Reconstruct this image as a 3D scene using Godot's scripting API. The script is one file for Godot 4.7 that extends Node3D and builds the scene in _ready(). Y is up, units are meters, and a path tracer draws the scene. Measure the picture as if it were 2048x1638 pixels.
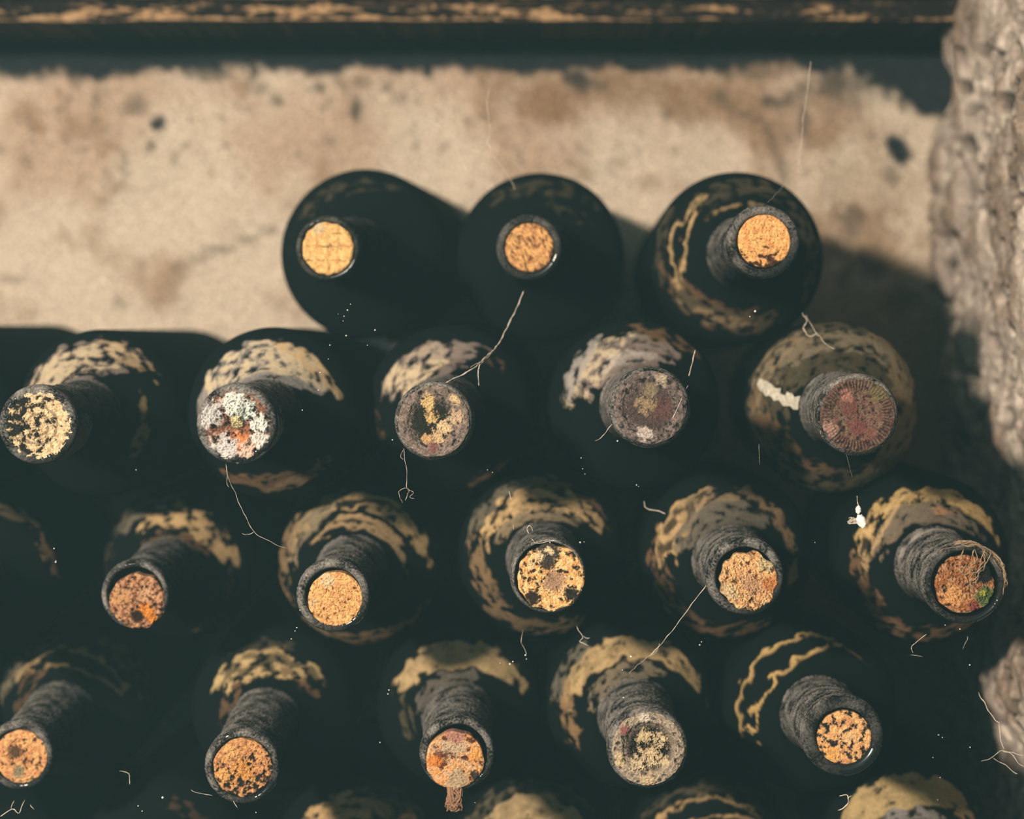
extends Node3D
# A stack of old, dusty wine bottles lying in a cellar niche. Metres, y up; the bottles point towards +z.
# Bottle shapes are worked out in millimetres along the bottle (q = distance behind the lip) and scaled at the end.

var soft := FastNoiseLite.new()
var rough := FastNoiseLite.new()
var rng := RandomNumberGenerator.new()
var used := {}
var mats := {}

const EXPOSURE := 1.0
const HAZE := 0.055
const KEY := 10.5
const FILL := 0.25
const PIER_X := 220.5
const LAMP := Vector3(-0.80, 0.38, 1.6)

const TAN := Color(0.63, 0.43, 0.215)
const CREAM := Color(0.66, 0.53, 0.35)
const GREY := Color(0.37, 0.336, 0.316)
const OLIVE := Color(0.095, 0.076, 0.045)
const BROWN := Color(0.20, 0.115, 0.06)
const MAUVE := Color(0.32, 0.25, 0.22)
const ASH := Color(0.55, 0.50, 0.46)
const GLASS := Color(0.004, 0.006, 0.0065)


func _ready() -> void:
	setup_view()
	setup_tools()
	build_room()
	build_niche()
	build_bottles()
	build_webs()


# ---------------------------------------------------------------- view and light
func setup_view() -> void:
	var cam := Camera3D.new()
	cam.name = "camera"
	cam.position = Vector3(0, 0, 0.92)
	cam.rotation_degrees = Vector3(-1.958, 0.44, 0)
	var lens := CameraAttributesPhysical.new()
	lens.frustum_focal_length = 68.13
	lens.frustum_focus_distance = 0.905
	lens.frustum_near = 0.05
	lens.frustum_far = 30.0
	lens.exposure_aperture = 5.4
	cam.attributes = lens
	add_child(cam)
	cam.current = true
	var env := Environment.new()
	env.background_mode = Environment.BG_COLOR
	env.background_color = Color(0.42, 0.62, 0.66)
	env.tonemap_mode = Environment.TONE_MAPPER_LINEAR
	env.tonemap_exposure = EXPOSURE
	env.sdfgi_enabled = true
	env.ssao_enabled = true
	env.ssil_enabled = true
	env.volumetric_fog_enabled = true      # added blue-green haze that lifts the dark tones
	env.volumetric_fog_density = HAZE
	env.volumetric_fog_albedo = Color(0.66, 0.93, 1.0)
	var we := WorldEnvironment.new()
	we.name = "world"
	we.environment = env
	add_child(we)
	# the globe lamp hanging left of the photographer
	var key := OmniLight3D.new()
	key.name = "lamp_light"
	key.position = LAMP
	key.light_color = Color(1.0, 0.93, 0.84)
	key.light_energy = KEY
	key.light_size = 0.06
	key.omni_range = 12.0
	key.omni_attenuation = 2.0
	key.shadow_enabled = true
	add_child(key)
	# added teal fill light behind the photographer, brightening the darks
	var fill_light := AreaLight3D.new()
	fill_light.name = "added_fill_light"
	fill_light.position = Vector3(0.2, 0.25, 2.95)
	fill_light.area_size = Vector2(1.0, 0.9)
	fill_light.light_color = Color(0.62, 0.88, 0.95)
	fill_light.light_energy = FILL
	fill_light.area_range = 12.0
	fill_light.shadow_enabled = true
	add_child(fill_light)


# ---------------------------------------------------------------- tools
func setup_tools() -> void:
	soft.noise_type = FastNoiseLite.TYPE_SIMPLEX_SMOOTH
	soft.fractal_type = FastNoiseLite.FRACTAL_NONE
	soft.frequency = 1.0
	soft.seed = 7
	rough.noise_type = FastNoiseLite.TYPE_SIMPLEX_SMOOTH
	rough.fractal_type = FastNoiseLite.FRACTAL_FBM
	rough.fractal_octaves = 4
	rough.frequency = 1.0
	rough.seed = 23
	rng.seed = 11
	mats.glass = plain(GLASS, 0.2)
	mats.glass.metallic_specular = 0.4
	mats.dull_glass = plain(GLASS * 0.8, 0.75)      # glass under a film of cellar grime
	mats.dull_glass.metallic_specular = 0.04
	mats.dust = grainy(0.95, 60.0, 0.8)
	mats.cork = grainy(0.9, 90.0, 0.7)
	mats.capsule = grainy(0.55, 60.0, 0.7)
	mats.plaster = grainy(0.95, 14.0, 0.9)
	mats.stone = grainy(0.95, 12.0, 0.6)
	mats.wood = grainy(0.9, 40.0, 1.0)
	mats.silk = plain(Color(0.48, 0.41, 0.34), 0.6)
	mats.white_silk = plain(Color(0.62, 0.60, 0.55), 0.8)
	mats.root = plain(Color(0.30, 0.20, 0.115), 0.9)
	mats.rot = plain(Color(0.20, 0.10, 0.055), 0.9)
	mats.paper = grainy(0.95, 60.0, 0.8)
	mats.masonry = plain(Color(0.045, 0.042, 0.04), 0.95)
	mats.dark_wood = plain(Color(0.022, 0.019, 0.017), 0.9)
	mats.lamp_glass = plain(Color(0.9, 0.86, 0.8), 0.4)
	mats.lamp_glass.emission_enabled = true
	mats.lamp_glass.emission = Color(1.0, 0.9, 0.78)
	mats.lamp_glass.emission_energy_multiplier = 1.5
	mats.brass = plain(Color(0.25, 0.18, 0.08), 0.4)
	mats.brass.metallic = 0.8


func plain(c: Color, r: float) -> StandardMaterial3D:
	var m := StandardMaterial3D.new()
	m.albedo_color = c.linear_to_srgb()
	m.roughness = r
	return m


func grain_texture(bumps: bool, s: int) -> NoiseTexture2D:
	var n := FastNoiseLite.new()
	n.noise_type = FastNoiseLite.TYPE_SIMPLEX_SMOOTH
	n.frequency = 0.05
	n.fractal_octaves = 4
	n.seed = s
	var t := NoiseTexture2D.new()
	t.width = 512
	t.height = 512
	t.seamless = true
	t.noise = n
	if bumps:
		t.as_normal_map = true
		t.bump_strength = 6.0
	else:
		var g := Gradient.new()
		g.set_color(0, Color(0.55, 0.55, 0.55))
		g.set_color(1, Color(1, 1, 1))
		t.color_ramp = g
	return t


func grainy(r: float, tiles: float, bump: float) -> StandardMaterial3D:   # vertex colours with a fine grit over them
	if not mats.has("grit"):
		mats.grit = grain_texture(false, 3)
		mats.grit_bumps = grain_texture(true, 4)
	var m := StandardMaterial3D.new()
	m.vertex_color_use_as_albedo = true
	m.roughness = r
	m.metallic_specular = 0.2
	m.albedo_texture = mats.grit
	m.normal_enabled = true
	m.normal_texture = mats.grit_bumps
	m.normal_scale = bump
	m.uv1_triplanar = true
	m.uv1_scale = Vector3.ONE * tiles
	return m


func numbered(called: String) -> String:
	var k: int = used.get(called, 0)
	used[called] = k + 1
	return called if k == 0 else "%s_%03d" % [called, k]


func thing(called: String, label: String, category: String, group := "") -> Node3D:
	var o := Node3D.new()
	o.name = numbered(called)
	add_child(o)
	tag(o, label, category, group)
	return o


func tag(o: Node, label: String, category: String, group := "") -> void:
	o.set_meta("label", label)
	o.set_meta("category", category)
	if group != "":
		o.set_meta("group", group)


func put(called: String, mesh: Mesh, m: Material, parent: Node = self) -> MeshInstance3D:
	var o := MeshInstance3D.new()
	o.name = numbered(called) if parent == self else called
	o.mesh = mesh
	o.material_override = m
	o.cast_shadow = GeometryInstance3D.SHADOW_CASTING_SETTING_ON
	parent.add_child(o, true)
	return o


func struct(called: String, mesh: Mesh, m: Material, label: String) -> MeshInstance3D:
	var o := put(called, mesh, m)
	o.set_meta("kind", "structure")
	o.set_meta("label", label)
	return o


func ss(a: float, b: float, x: float) -> float:
	return smoothstep(a, b, x)


# a sheet of nu x nv points, u fastest; closed round u when wrap; quads whose four points all have keep = 0 are left out
func sheet(nu: int, nv: int, pos: PackedVector3Array, col: PackedColorArray, wrap: bool, flip := false, keep := PackedByteArray()) -> ArrayMesh:
	var nrm := PackedVector3Array()
	nrm.resize(pos.size())
	var idx := PackedInt32Array()
	var last := nu if wrap else nu - 1
	var sift := keep.size() > 0
	for j in nv - 1:
		for i in last:
			var a := j * nu + i
			var b := j * nu + (i + 1) % nu
			var c := a + nu
			var d := b + nu
			var n := (pos[d] - pos[a]).cross(pos[c] - pos[b])
			if flip:
				n = -n
			nrm[a] += n
			nrm[b] += n
			nrm[c] += n
			nrm[d] += n
			if sift and keep[a] + keep[b] + keep[c] + keep[d] == 0:
				continue
			if flip:
				idx.append_array([a, c, b, b, c, d])
			else:
				idx.append_array([a, b, c, b, d, c])
	for k in nrm.size():
		nrm[k] = -nrm[k].normalized()
	var arr := []
	arr.resize(Mesh.ARRAY_MAX)
	arr[Mesh.ARRAY_VERTEX] = pos
	arr[Mesh.ARRAY_NORMAL] = nrm
	arr[Mesh.ARRAY_INDEX] = idx
	if col.size():
		arr[Mesh.ARRAY_COLOR] = col
	var m := ArrayMesh.new()
	if idx.size():
		m.add_surface_from_arrays(Mesh.PRIMITIVE_TRIANGLES, arr)
	return m


func add_box(st: SurfaceTool, lo: Vector3, hi: Vector3) -> void:
	var b := BoxMesh.new()
	b.size = hi - lo
	st.append_from(b, 0, Transform3D(Basis(), (lo + hi) * 0.5))


func box(lo: Vector3, hi: Vector3) -> ArrayMesh:
	var st := SurfaceTool.new()
	st.begin(Mesh.PRIMITIVE_TRIANGLES)
	add_box(st, lo, hi)
	return st.commit()


func tube(points: PackedVector3Array, r: float, seed_: float, sides := 5, knots := 0.6) -> ArrayMesh:
	var n := points.size()
	var pos := PackedVector3Array()
	for i in n:
		var along := (points[mini(i + 1, n - 1)] - points[maxi(i - 1, 0)]).normalized()
		var side := along.cross(Vector3(0.2, 0.3, 1)).normalized()
		var up := side.cross(along)
		var w := r * (1.0 + knots * soft.get_noise_2d(i * 0.37, seed_ * 9.1) + knots * 1.3 * maxf(0.0, soft.get_noise_2d(i * 0.9, seed_ * 5.3) - 0.25))
		if i == 0 or i == n - 1:
			w *= 0.15
		for k in sides:
			var t := TAU * k / sides
			pos.append(points[i] + (side * cos(t) + up * sin(t)) * w)
	return sheet(sides, n, pos, PackedColorArray(), true)


func curve(knots: Array, sag: float, jitter: float, seed_: float) -> PackedVector3Array:
	var c := PackedVector3Array()
	var n := knots.size()
	for i in n - 1:
		var p0: Vector3 = knots[maxi(i - 1, 0)]
		var p1: Vector3 = knots[i]
		var p2: Vector3 = knots[i + 1]
		var p3: Vector3 = knots[mini(i + 2, n - 1)]
		var steps := maxi(4, int((p2 - p1).length() / 0.0012))
		for k in steps + (1 if i == n - 2 else 0):
			var t := float(k) / steps
			var p := p1.cubic_interpolate(p2, p0, p3, t)
			p += Vector3(soft.get_noise_2d(c.size() * 0.21, seed_), soft.get_noise_2d(c.size() * 0.21, seed_ + 40.0), soft.get_noise_2d(c.size() * 0.11, seed_ + 80.0)) * jitter
			p.y -= sag * 4.0 * t * (1.0 - t)
			c.append(p)
	return c


# ---------------------------------------------------------------- the room
func build_room() -> void:
	struct("floor", box(Vector3(-1.75, -1.35, -0.55), Vector3(1.35, -1.2, 3.25)), mats.masonry, "dark stone floor of the cellar")
	struct("ceiling", box(Vector3(-1.75, 1.1, -0.55), Vector3(1.35, 1.25, 3.25)), mats.masonry, "dark stone ceiling of the cellar")
	struct("wall_left", box(Vector3(-1.75, -1.2, -0.36), Vector3(-1.6, 1.1, 3.1)), mats.masonry, "dark side wall of the cellar, left")
	struct("wall_far_right", box(Vector3(1.2, -1.2, 0.3), Vector3(1.35, 1.1, 3.1)), mats.masonry, "dark side wall of the cellar, right")
	var st := SurfaceTool.new()
	st.begin(Mesh.PRIMITIVE_TRIANGLES)
	add_box(st, Vector3(-1.75, -1.2, 3.1), Vector3(-0.3, 1.1, 3.25))
	add_box(st, Vector3(0.7, -1.2, 3.1), Vector3(1.35, 1.1, 3.25))
	add_box(st, Vector3(-0.3, -1.2, 3.1), Vector3(0.7, -0.2, 3.25))
	add_box(st, Vector3(-0.3, 0.7, 3.1), Vector3(0.7, 1.1, 3.25))
	struct("wall_front", st.commit(), mats.masonry, "dark wall behind the photographer with an opening added for the fill light")
	# the lamp
	var lamp := thing("globe_lamp", "round frosted globe lamp hanging on a cord left of the photographer", "lamp")
	lamp.position = LAMP
	var ball := SphereMesh.new()
	ball.radius = 0.1
	ball.height = 0.2
	put("globe", ball, mats.lamp_glass, lamp)
	var cap := CylinderMesh.new()
	cap.top_radius = 0.03
	cap.bottom_radius = 0.045
	cap.height = 0.05
	put("socket", cap, mats.brass, lamp).position.y = 0.118
	var cord := CylinderMesh.new()
	cord.top_radius = 0.004
	cord.bottom_radius = 0.004
	cord.height = 1.1 - LAMP.y - 0.143
	put("cord", cord, mats.brass, lamp).position.y = 0.143 + cord.height * 0.5


# ---------------------------------------------------------------- the niche
const WALL_Z := -0.345


func blot(c: Color, x: float, y: float, s: Array, wob: float) -> Color:   # s: x, y, half width, half height, how strong, colour
	var dx: float = (x - s[0]) / s[2]
	var dy: float = (y - s[1]) / s[3]
	var d := dx * dx + dy * dy
	if d > 4.0:
		return c
	return c.lerp(s[5], s[4] * (1.0 - ss(0.5, 1.35, sqrt(d) + wob)))


func build_niche() -> void:
	var white := Color(0.65, 0.54, 0.435)
	var pink := Color(0.52, 0.385, 0.29)
	var stain := Color(0.27, 0.165, 0.095)
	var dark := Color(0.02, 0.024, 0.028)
	var mould := Color(0.09, 0.075, 0.06)
	# marks and painted shade on the whitewash, in millimetres from the world's origin
	var marks := [
		[10.9, 123.8, 19.2, 13.4, 0.69, stain],
		[51.7, 131.9, 30.4, 9.6, 0.6325, stain],
		[92.5, 123.8, 25.6, 12.8, 0.575, stain],
		[134.6, 112.9, 19.2, 14.4, 0.4025, stain],
		[159.1, 106.1, 10.9, 9.6, 0.575, stain],
		[171.4, 131.9, 22.4, 12.8, 0.46, mould],
		[185, 76.2, 28.8, 19.2, 0.345, stain],
		[174.1, 49, 35.2, 19.2, 0.69, stain],
		[-201.8, 111.5, 4.2, 3.8, 1, dark],
		[-205.9, 99.8, 3.2, 3.8, 0.805, mould],
		[-267.9, 110.2, 5.1, 3.8, 0.7475, stain],
		[-235.3, 125.1, 2.9, 5.8, 0.5175, mould],
		[-246.2, 132.7, 3.2, 2.9, 0.46, mould],
		[-254.3, 127.8, 2.6, 3.8, 0.46, stain],
		[-212.7, 121.9, 5.1, 5.1, 0.575, mould],
		[-219, 119.1, 3.8, 3.2, 0.4025, mould],
		[-94.1, 120.2, 3.2, 7.7, 0.92, mould],
		[-114.8, 131.6, 3.8, 3.5, 0.7475, mould],
		[-103.9, 136.5, 3.2, 2.6, 0.575, mould],
		[-92.5, 134.9, 3.2, 3.2, 0.6325, mould],
		[-137.4, 124.6, 3.8, 3.2, 0.69, mould],
		[-146.9, 131.1, 3.8, 2.9, 0.575, mould],
		[-154.5, 132.7, 3.2, 2.6, 0.4025, mould],
		[-77.5, 131.1, 3.8, 2.9, 0.69, mould],
		[-70.7, 125.1, 4.5, 3.2, 0.46, mould],
		[-229, 99, 7, 4.5, 0.46, stain],
		[-220.3, 89.8, 3.2, 7, 0.46, mould],
		[-108.8, 102, 3.8, 3.8, 0.345, mould],
		[-225.2, 77.8, 3.2, 3.8, 0.46, stain],
		[-173.5, 85.7, 3.2, 3.8, 0.4025, stain],
		[-180.9, 97.4, 3.2, 3.2, 0.2875, stain],
		[-33.5, 112.9, 3.2, 3.8, 0.345, mould],
		[-242.1, 97.9, 2.6, 3.2, 0.2875, mould],
		[25.8, 135.5, 7, 5.1, 0.92, dark],
		[9.5, 121, 12.8, 9.6, 0.6325, stain],
		[32.6, 132.7, 12.8, 4.5, 0.575, mould],
		[73.4, 126.5, 9.6, 7, 0.46, stain],
		[73.4, 117.5, 3.2, 2.6, 0.575, mould],
		[103.4, 126.5, 5.1, 4.5, 0.575, mould],
		[131.9, 123.2, 6.4, 3.8, 0.805, mould],
		[146.9, 127.8, 7, 6.4, 0.5175, mould],
		[163.2, 134.6, 8.3, 10.9, 0.69, mould],
		[148.2, 111.5, 2.9, 10.9, 0.575, mould],
		[157.8, 104.7, 6.4, 6.4, 0.345, stain],
		[197.5, 100.1, 5.1, 6.4, 1, dark],
		[201.3, 94.7, 5.1, 6.4, 1, dark],
		[202.1, 124.3, 2.9, 4.5, 0.8625, mould],
		[225.2, 95.7, 2.9, 5.1, 0.805, dark],
		[107.4, 121, 5.1, 2.9, 0.5175, mould],
		[114.2, 116.4, 5.8, 2.6, 0.5175, mould],
		[122.4, 112.9, 5.1, 2.6, 0.5175, mould],
		[128.7, 107.4, 2.6, 5.1, 0.5175, mould],
		[131.1, 99.3, 1.9, 6.4, 0.5175, mould],
		[134.6, 91.1, 2.2, 6.4, 0.5175, mould],
		[138.2, 84.3, 2.2, 5.1, 0.46, mould],
		[29.9, 84.3, 5.1, 5.1, 0.46, stain],
		[65.3, 80.2, 7.7, 5.1, 0.46, stain],
		[49, 91.1, 3.8, 3.2, 0.345, stain],
		[125.1, 84.3, 3.8, 3.8, 0.345, stain],
		[195.8, 84.3, 4.5, 4.5, 0.5175, mould],
		[174.1, 59.8, 7, 8.3, 0.575, mould],
		[185, 35.4, 8.3, 9.6, 0.69, mould],
		[171.4, 27.2, 6.4, 6.4, 0.5175, mould],
		[201.3, 16.3, 8.3, 8.3, 0.575, mould],
		[163.2, 49, 4.5, 4.5, 0.5175, mould],
		[-223.6, 15, 4.5, 3.8, 0.4025, mould],
		[-282.9, 27.2, 12.8, 3.2, 0.345, mould],
		[-179.5, 39.4, 8.3, 2.6, 0.46, mould],
		[-167.3, 44.1, 8.3, 2.2, 0.5175, mould],
		[-153.7, 49.5, 8.3, 2.2, 0.5175, mould],
		[-141.4, 53.9, 7, 2.2, 0.46, mould],
		[-190.4, 34, 6.4, 2.6, 0.345, mould],
		[-141.4, 74.8, 2.6, 2.6, 0.4025, stain],
		[-255.7, 49, 7.7, 3.2, 0.1725, stain],
		[-272, 138.7, 38.4, 3.2, 0.575, mould],
		[-83.8, -8.2, 14.1, 12.8, 1, dark],  # shade in the gap between bottles, painted onto the wall
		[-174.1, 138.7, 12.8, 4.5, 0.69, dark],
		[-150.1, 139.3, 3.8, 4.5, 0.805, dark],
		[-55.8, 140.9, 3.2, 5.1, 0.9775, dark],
		[-25.8, 138.7, 4.5, 6.4, 0.575, stain],
		[-13.6, 134.6, 6.4, 5.1, 0.575, stain],
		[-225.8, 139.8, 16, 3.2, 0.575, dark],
		[174.1, 134.6, 19.2, 5.8, 0.575, mould],
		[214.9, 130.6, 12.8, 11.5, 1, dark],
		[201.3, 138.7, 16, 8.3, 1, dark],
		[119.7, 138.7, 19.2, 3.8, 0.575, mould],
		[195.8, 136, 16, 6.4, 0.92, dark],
	]
	var nu := 330
	var nv := 190
	var pos := PackedVector3Array()
	var col := PackedColorArray()
	for j in nv:
		var y: float = lerpf(-300.0, 190.0, float(j) / (nv - 1))
		for i in nu:
			var x: float = lerpf(-420.0, 236.0, float(i) / (nu - 1))
			var n1 := rough.get_noise_2d(x * 0.008, y * 0.008)
			var n2 := rough.get_noise_2d(x * 0.022 + 50.0, y * 0.022)
			var n3 := soft.get_noise_2d(x * 0.12, y * 0.10)
			var c := white.lerp(pink, ss(-0.25, 0.45, n1 + (y - 95.0) * 0.006))
			c = c.lerp(stain, 0.6 * ss(0.10, 0.55, n2 * 0.7 + n1 * 0.5 + ss(-20.0, 90.0, x) * ss(90.0, 120.0, y) * 0.28))
			c = c.lerp(stain, 0.9 * ss(110.0, 190.0, x + n1 * 40.0) * ss(60.0, 10.0, y + n2 * 40.0))  # browner towards the lower right
			c = c.lerp(mould, 0.45 * ss(0.55, 0.75, n3 + 0.25 * n2) * ss(40.0, 100.0, y))
			var wob := 0.3 * n3 + 0.35 * n2
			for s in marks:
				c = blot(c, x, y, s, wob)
			# ragged upper edge of the limewash; above it the planks' shade is painted black
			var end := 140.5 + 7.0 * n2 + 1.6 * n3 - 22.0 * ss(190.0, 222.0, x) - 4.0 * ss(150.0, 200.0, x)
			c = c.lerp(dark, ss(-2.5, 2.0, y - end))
			c = c * (0.96 + 0.06 * n3)
			c.a = 1.0
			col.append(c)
			var edge := 1.0 if i > 0 and j > 0 and i < nu - 1 and j < nv - 1 else 0.0
			pos.append(Vector3(x * 0.001, y * 0.001, lerpf(-0.365, WALL_Z + 0.004 * n1 + 0.0016 * n2, edge)))
	var wall := struct("wall_back", box(Vector3(-1.6, -1.2, -0.55), Vector3(0.236, 1.1, -0.362)), mats.masonry, "back wall of the niche")
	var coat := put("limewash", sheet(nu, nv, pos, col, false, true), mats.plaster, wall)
	coat.set_meta("label", "stained pale limewash with dark spots")
	struct("wall_lower", box(Vector3(-1.6, -1.2, -0.364), Vector3(0.232, -0.2835, -0.03)), mats.masonry, "masonry sill under the bottle stack")
	struct("wall_upper", box(Vector3(-1.6, 0.205, -0.364), Vector3(1.35, 1.1, -0.275)), mats.masonry, "masonry above the planks")
	build_pier()
	build_planks()


func build_pier() -> void:
	var stone := Color(0.50, 0.41, 0.355)
	var pale := Color(0.70, 0.60, 0.52)
	var pit_shade := Color(0.03, 0.028, 0.028)
	var earth := Color(0.22, 0.15, 0.105)
	var nu := 210
	var nv := 300
	var pos := PackedVector3Array()
	var col := PackedColorArray()
	for j in nv:
		var y: float = lerpf(-320.0, 200.0, float(j) / (nv - 1))
		for i in nu:
			var z: float = lerpf(-362.0, 60.0, float(i) / (nu - 1))
			var lump := rough.get_noise_3d(y * 0.017, z * 0.017, 3.0)
			var ridge := rough.get_noise_3d(y * 0.03, z * 0.05, 9.0)
			var fine := rough.get_noise_3d(y * 0.14, z * 0.14, 5.0)
			var pit := ss(0.33, 0.5, soft.get_noise_3d(y * 0.085, z * 0.05, 30.0) + 0.25 * fine)
			var x := PIER_X
			x += 6.0 * ss(-20.0, -70.0, y) * (1.0 - 1.35 * ss(-120.0, -150.0, y) * ss(-200.0, -165.0, y))
			x -= 10.0 * lump + 2.5 * absf(ridge) + 1.1 * fine - 7.0 * pit
			# the crumbled hollow where the wall meets the planks
			x += 14.0 * ss(0.0, 1.0, 1.0 - Vector2((y - 128.0) / 22.0, (z + 320.0) / 50.0).length())
			var c := stone.lerp(pale, ss(-0.2, 0.35, ridge + 0.5 * fine))
			c = c.lerp(earth, 0.75 * ss(0.05, 0.4, lump + 0.3 * fine))
			c = c.lerp(pit_shade, 0.93 * pit)  # shade inside the pits is painted into the colour too
			c = c * (0.95 + 0.45 * fine)
			c.a = 1.0
			col.append(c)
			if i == 0 or j == 0 or i == nu - 1 or j == nv - 1:
				x = 240.0
			pos.append(Vector3(x, y, z) * 0.001)
	var o := struct("wall_right", box(Vector3(0.236, -1.2, -0.55), Vector3(1.35, 1.1, 0.3)), mats.masonry, "rough stone pier closing the niche on the right")
	put("stone_face", sheet(nu, nv, pos, col, false, true), mats.stone, o).set_meta("label", "crumbling greyish pink stone face with dark pits")


func plank_front(y0: float, y1: float, z: float, grit: float, left_grit: float, s: float) -> ArrayMesh:
	# the weathered front edge and underside of a plank with crumbs of bark and mortar on it
	var wood := Color(0.012, 0.011, 0.010)
	var bark := Color(0.10, 0.06, 0.035)
	var crumb := Color(0.50, 0.31, 0.17)
	var nu := 900
	var rows := [[0.0, -1.0], [0.0, -0.06], [0.0, -0.03], [0.0, -0.012], [0.0, 0.0]]
	for k in 22:
		rows.append([(k + 1) / 22.0, 0.0])
	rows.append([1.0, -0.02])
	rows.append([1.0, -1.0])
	var pos := PackedVector3Array()
	var col := PackedColorArray()
	for r in rows:
		for i in nu:
			var x: float = lerpf(-330.0, 236.0, float(i) / (nu - 1))
			var h: float = (y1 - y0) * r[0]
			var chip := rough.get_noise_3d(x * 0.03, h * 0.16, s)
			var fine := rough.get_noise_3d(x * 0.16, h * 0.4, s + 4.0)
			var here: float = lerpf(left_grit, grit, ss(-20.0, 60.0, x))
			var lip := ss(0.14, 0.0, r[0]) * (0.35 + 0.3 * soft.get_noise_2d(x * 0.02, s)) + 0.14 * ss(0.3, 0.0, r[0])
			var m: float = ss(0.10, 0.26, chip * 0.9 + fine * 0.35 + here + lip - 0.55 * ss(0.55, 1.0, r[0])) if r[1] > -0.02 else 0.0
			var c := wood.lerp(bark, ss(0.0, 0.5, fine + chip))
			c = c.lerp(crumb * (0.75 + 0.9 * fine), m)
			c.a = 1.0
			col.append(c)
			var out: float = 1.6 * m + 0.8 * chip + 0.5 * fine
			var yy: float = y0 + h + 0.5 * soft.get_noise_2d(x * 0.015, s) + (0.35 * chip if r[0] < 0.2 else 0.0)
			pos.append(Vector3(x, yy, z + (out if r[1] > -0.05 else 0.0) + r[1] * 76.0) * 0.001)
	return sheet(nu, rows.size(), pos, col, false, true)


func build_planks() -> void:
	var low := thing("wooden_plank", "long dark weathered plank with tan crumbs along its lower edge, directly above the niche", "plank", "planks over the niche")
	put("board", box(Vector3(-1.6, 0.1588, -0.364), Vector3(0.236, 0.1677, -0.2715)), mats.dark_wood, low)
	put("crumbling_edge", plank_front(157.4, 167.6, -270.0, -0.14, 0.06, 1.0), mats.wood, low)
	var high := thing("wooden_plank", "upper dark plank at the very top of the picture, only its tan lower edge showing", "plank", "planks over the niche")
	put("board", box(Vector3(-1.6, 0.1700, -0.364), Vector3(0.236, 0.206, -0.2685)), mats.dark_wood, high)
	put("crumbling_edge", plank_front(168.9, 205.0, -267.0, -0.2, -0.1, 6.0), mats.wood, high)


# ---------------------------------------------------------------- bottles
const NECK_END := 80.0
const SHOULDER_END := 125.0


func outline(lip: float, body: float, q: float) -> float:   # radius behind the lip's front, all in mm
	if q < 10.5:
		return lip + 0.25 * sin(q * 0.3)
	if q < 13.0:
		return lerpf(lip + 0.0, lip - 1.1, ss(10.5, 13.0, q))
	if q < NECK_END:
		return lerpf(lip - 1.1, 15.2, pow((q - 13.0) / (NECK_END - 13.0), 1.4))
	if q < SHOULDER_END:
		return lerpf(15.2, body, ss(0.0, 1.0, (q - NECK_END) / (SHOULDER_END - NECK_END)))
	return body


func q_of(r: float, body: float) -> float:   # where on the shoulder the radius is r
	var lo := NECK_END
	var hi := SHOULDER_END
	for k in 20:
		var mid := (lo + hi) * 0.5
		if outline(14.5, body, mid) < r:
			lo = mid
		else:
			hi = mid
	return lo


func bottle_glass(lip: float, bore: float, body: float, length: float, s: float, mouth: bool) -> ArrayMesh:
	var rings: Array[Vector2] = [Vector2(14.0, bore), Vector2(2.2, bore)]   # x: q, y: radius
	var mid := (lip + bore) * 0.5
	var half := (lip - bore) * 0.5
	for k in 13:
		var t := PI * (1.0 - k / 12.0)
		rings.append(Vector2(2.2 * (1.0 - pow(maxf(sin(t), 0.0), 0.8)), mid + half * cos(t)))
	var q := 2.9
	while q < length - 6.0:
		rings.append(Vector2(q, outline(lip, body, q)))
		q += 0.7 if q < 14.0 else 2.2 if q < SHOULDER_END + 2.0 else 14.0
	for k in 6:
		var t := k / 5.0 * PI * 0.5
		rings.append(Vector2(length - 6.0 + 6.0 * sin(t), body - 6.0 + 6.0 * cos(t)))
	rings.append(Vector2(length - 1.0, body * 0.7))
	rings.append(Vector2(length - 18.0, body * 0.25))
	rings.append(Vector2(length - 20.0, 0.2))
	rings = rings.filter(func(g: Vector2) -> bool: return (g.x < 14.4 or g.y < bore + 0.01 and g.x < 15.0) if mouth else g.x > 13.2 and not (g.x < 15.0 and g.y < bore + 0.01))
	var nu := 112
	var pos := PackedVector3Array()
	for g in rings:
		for i in nu:
			var t := TAU * i / nu
			var r: float = g.y + 0.12 * soft.get_noise_3d(cos(t) * 1.5, sin(t) * 1.5, g.x * 0.03 + s * 7.0)
			pos.append(Vector3(cos(t) * r, sin(t) * r, length - g.x) * 0.001)
	return sheet(nu, rings.size(), pos, PackedColorArray(), true)


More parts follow.
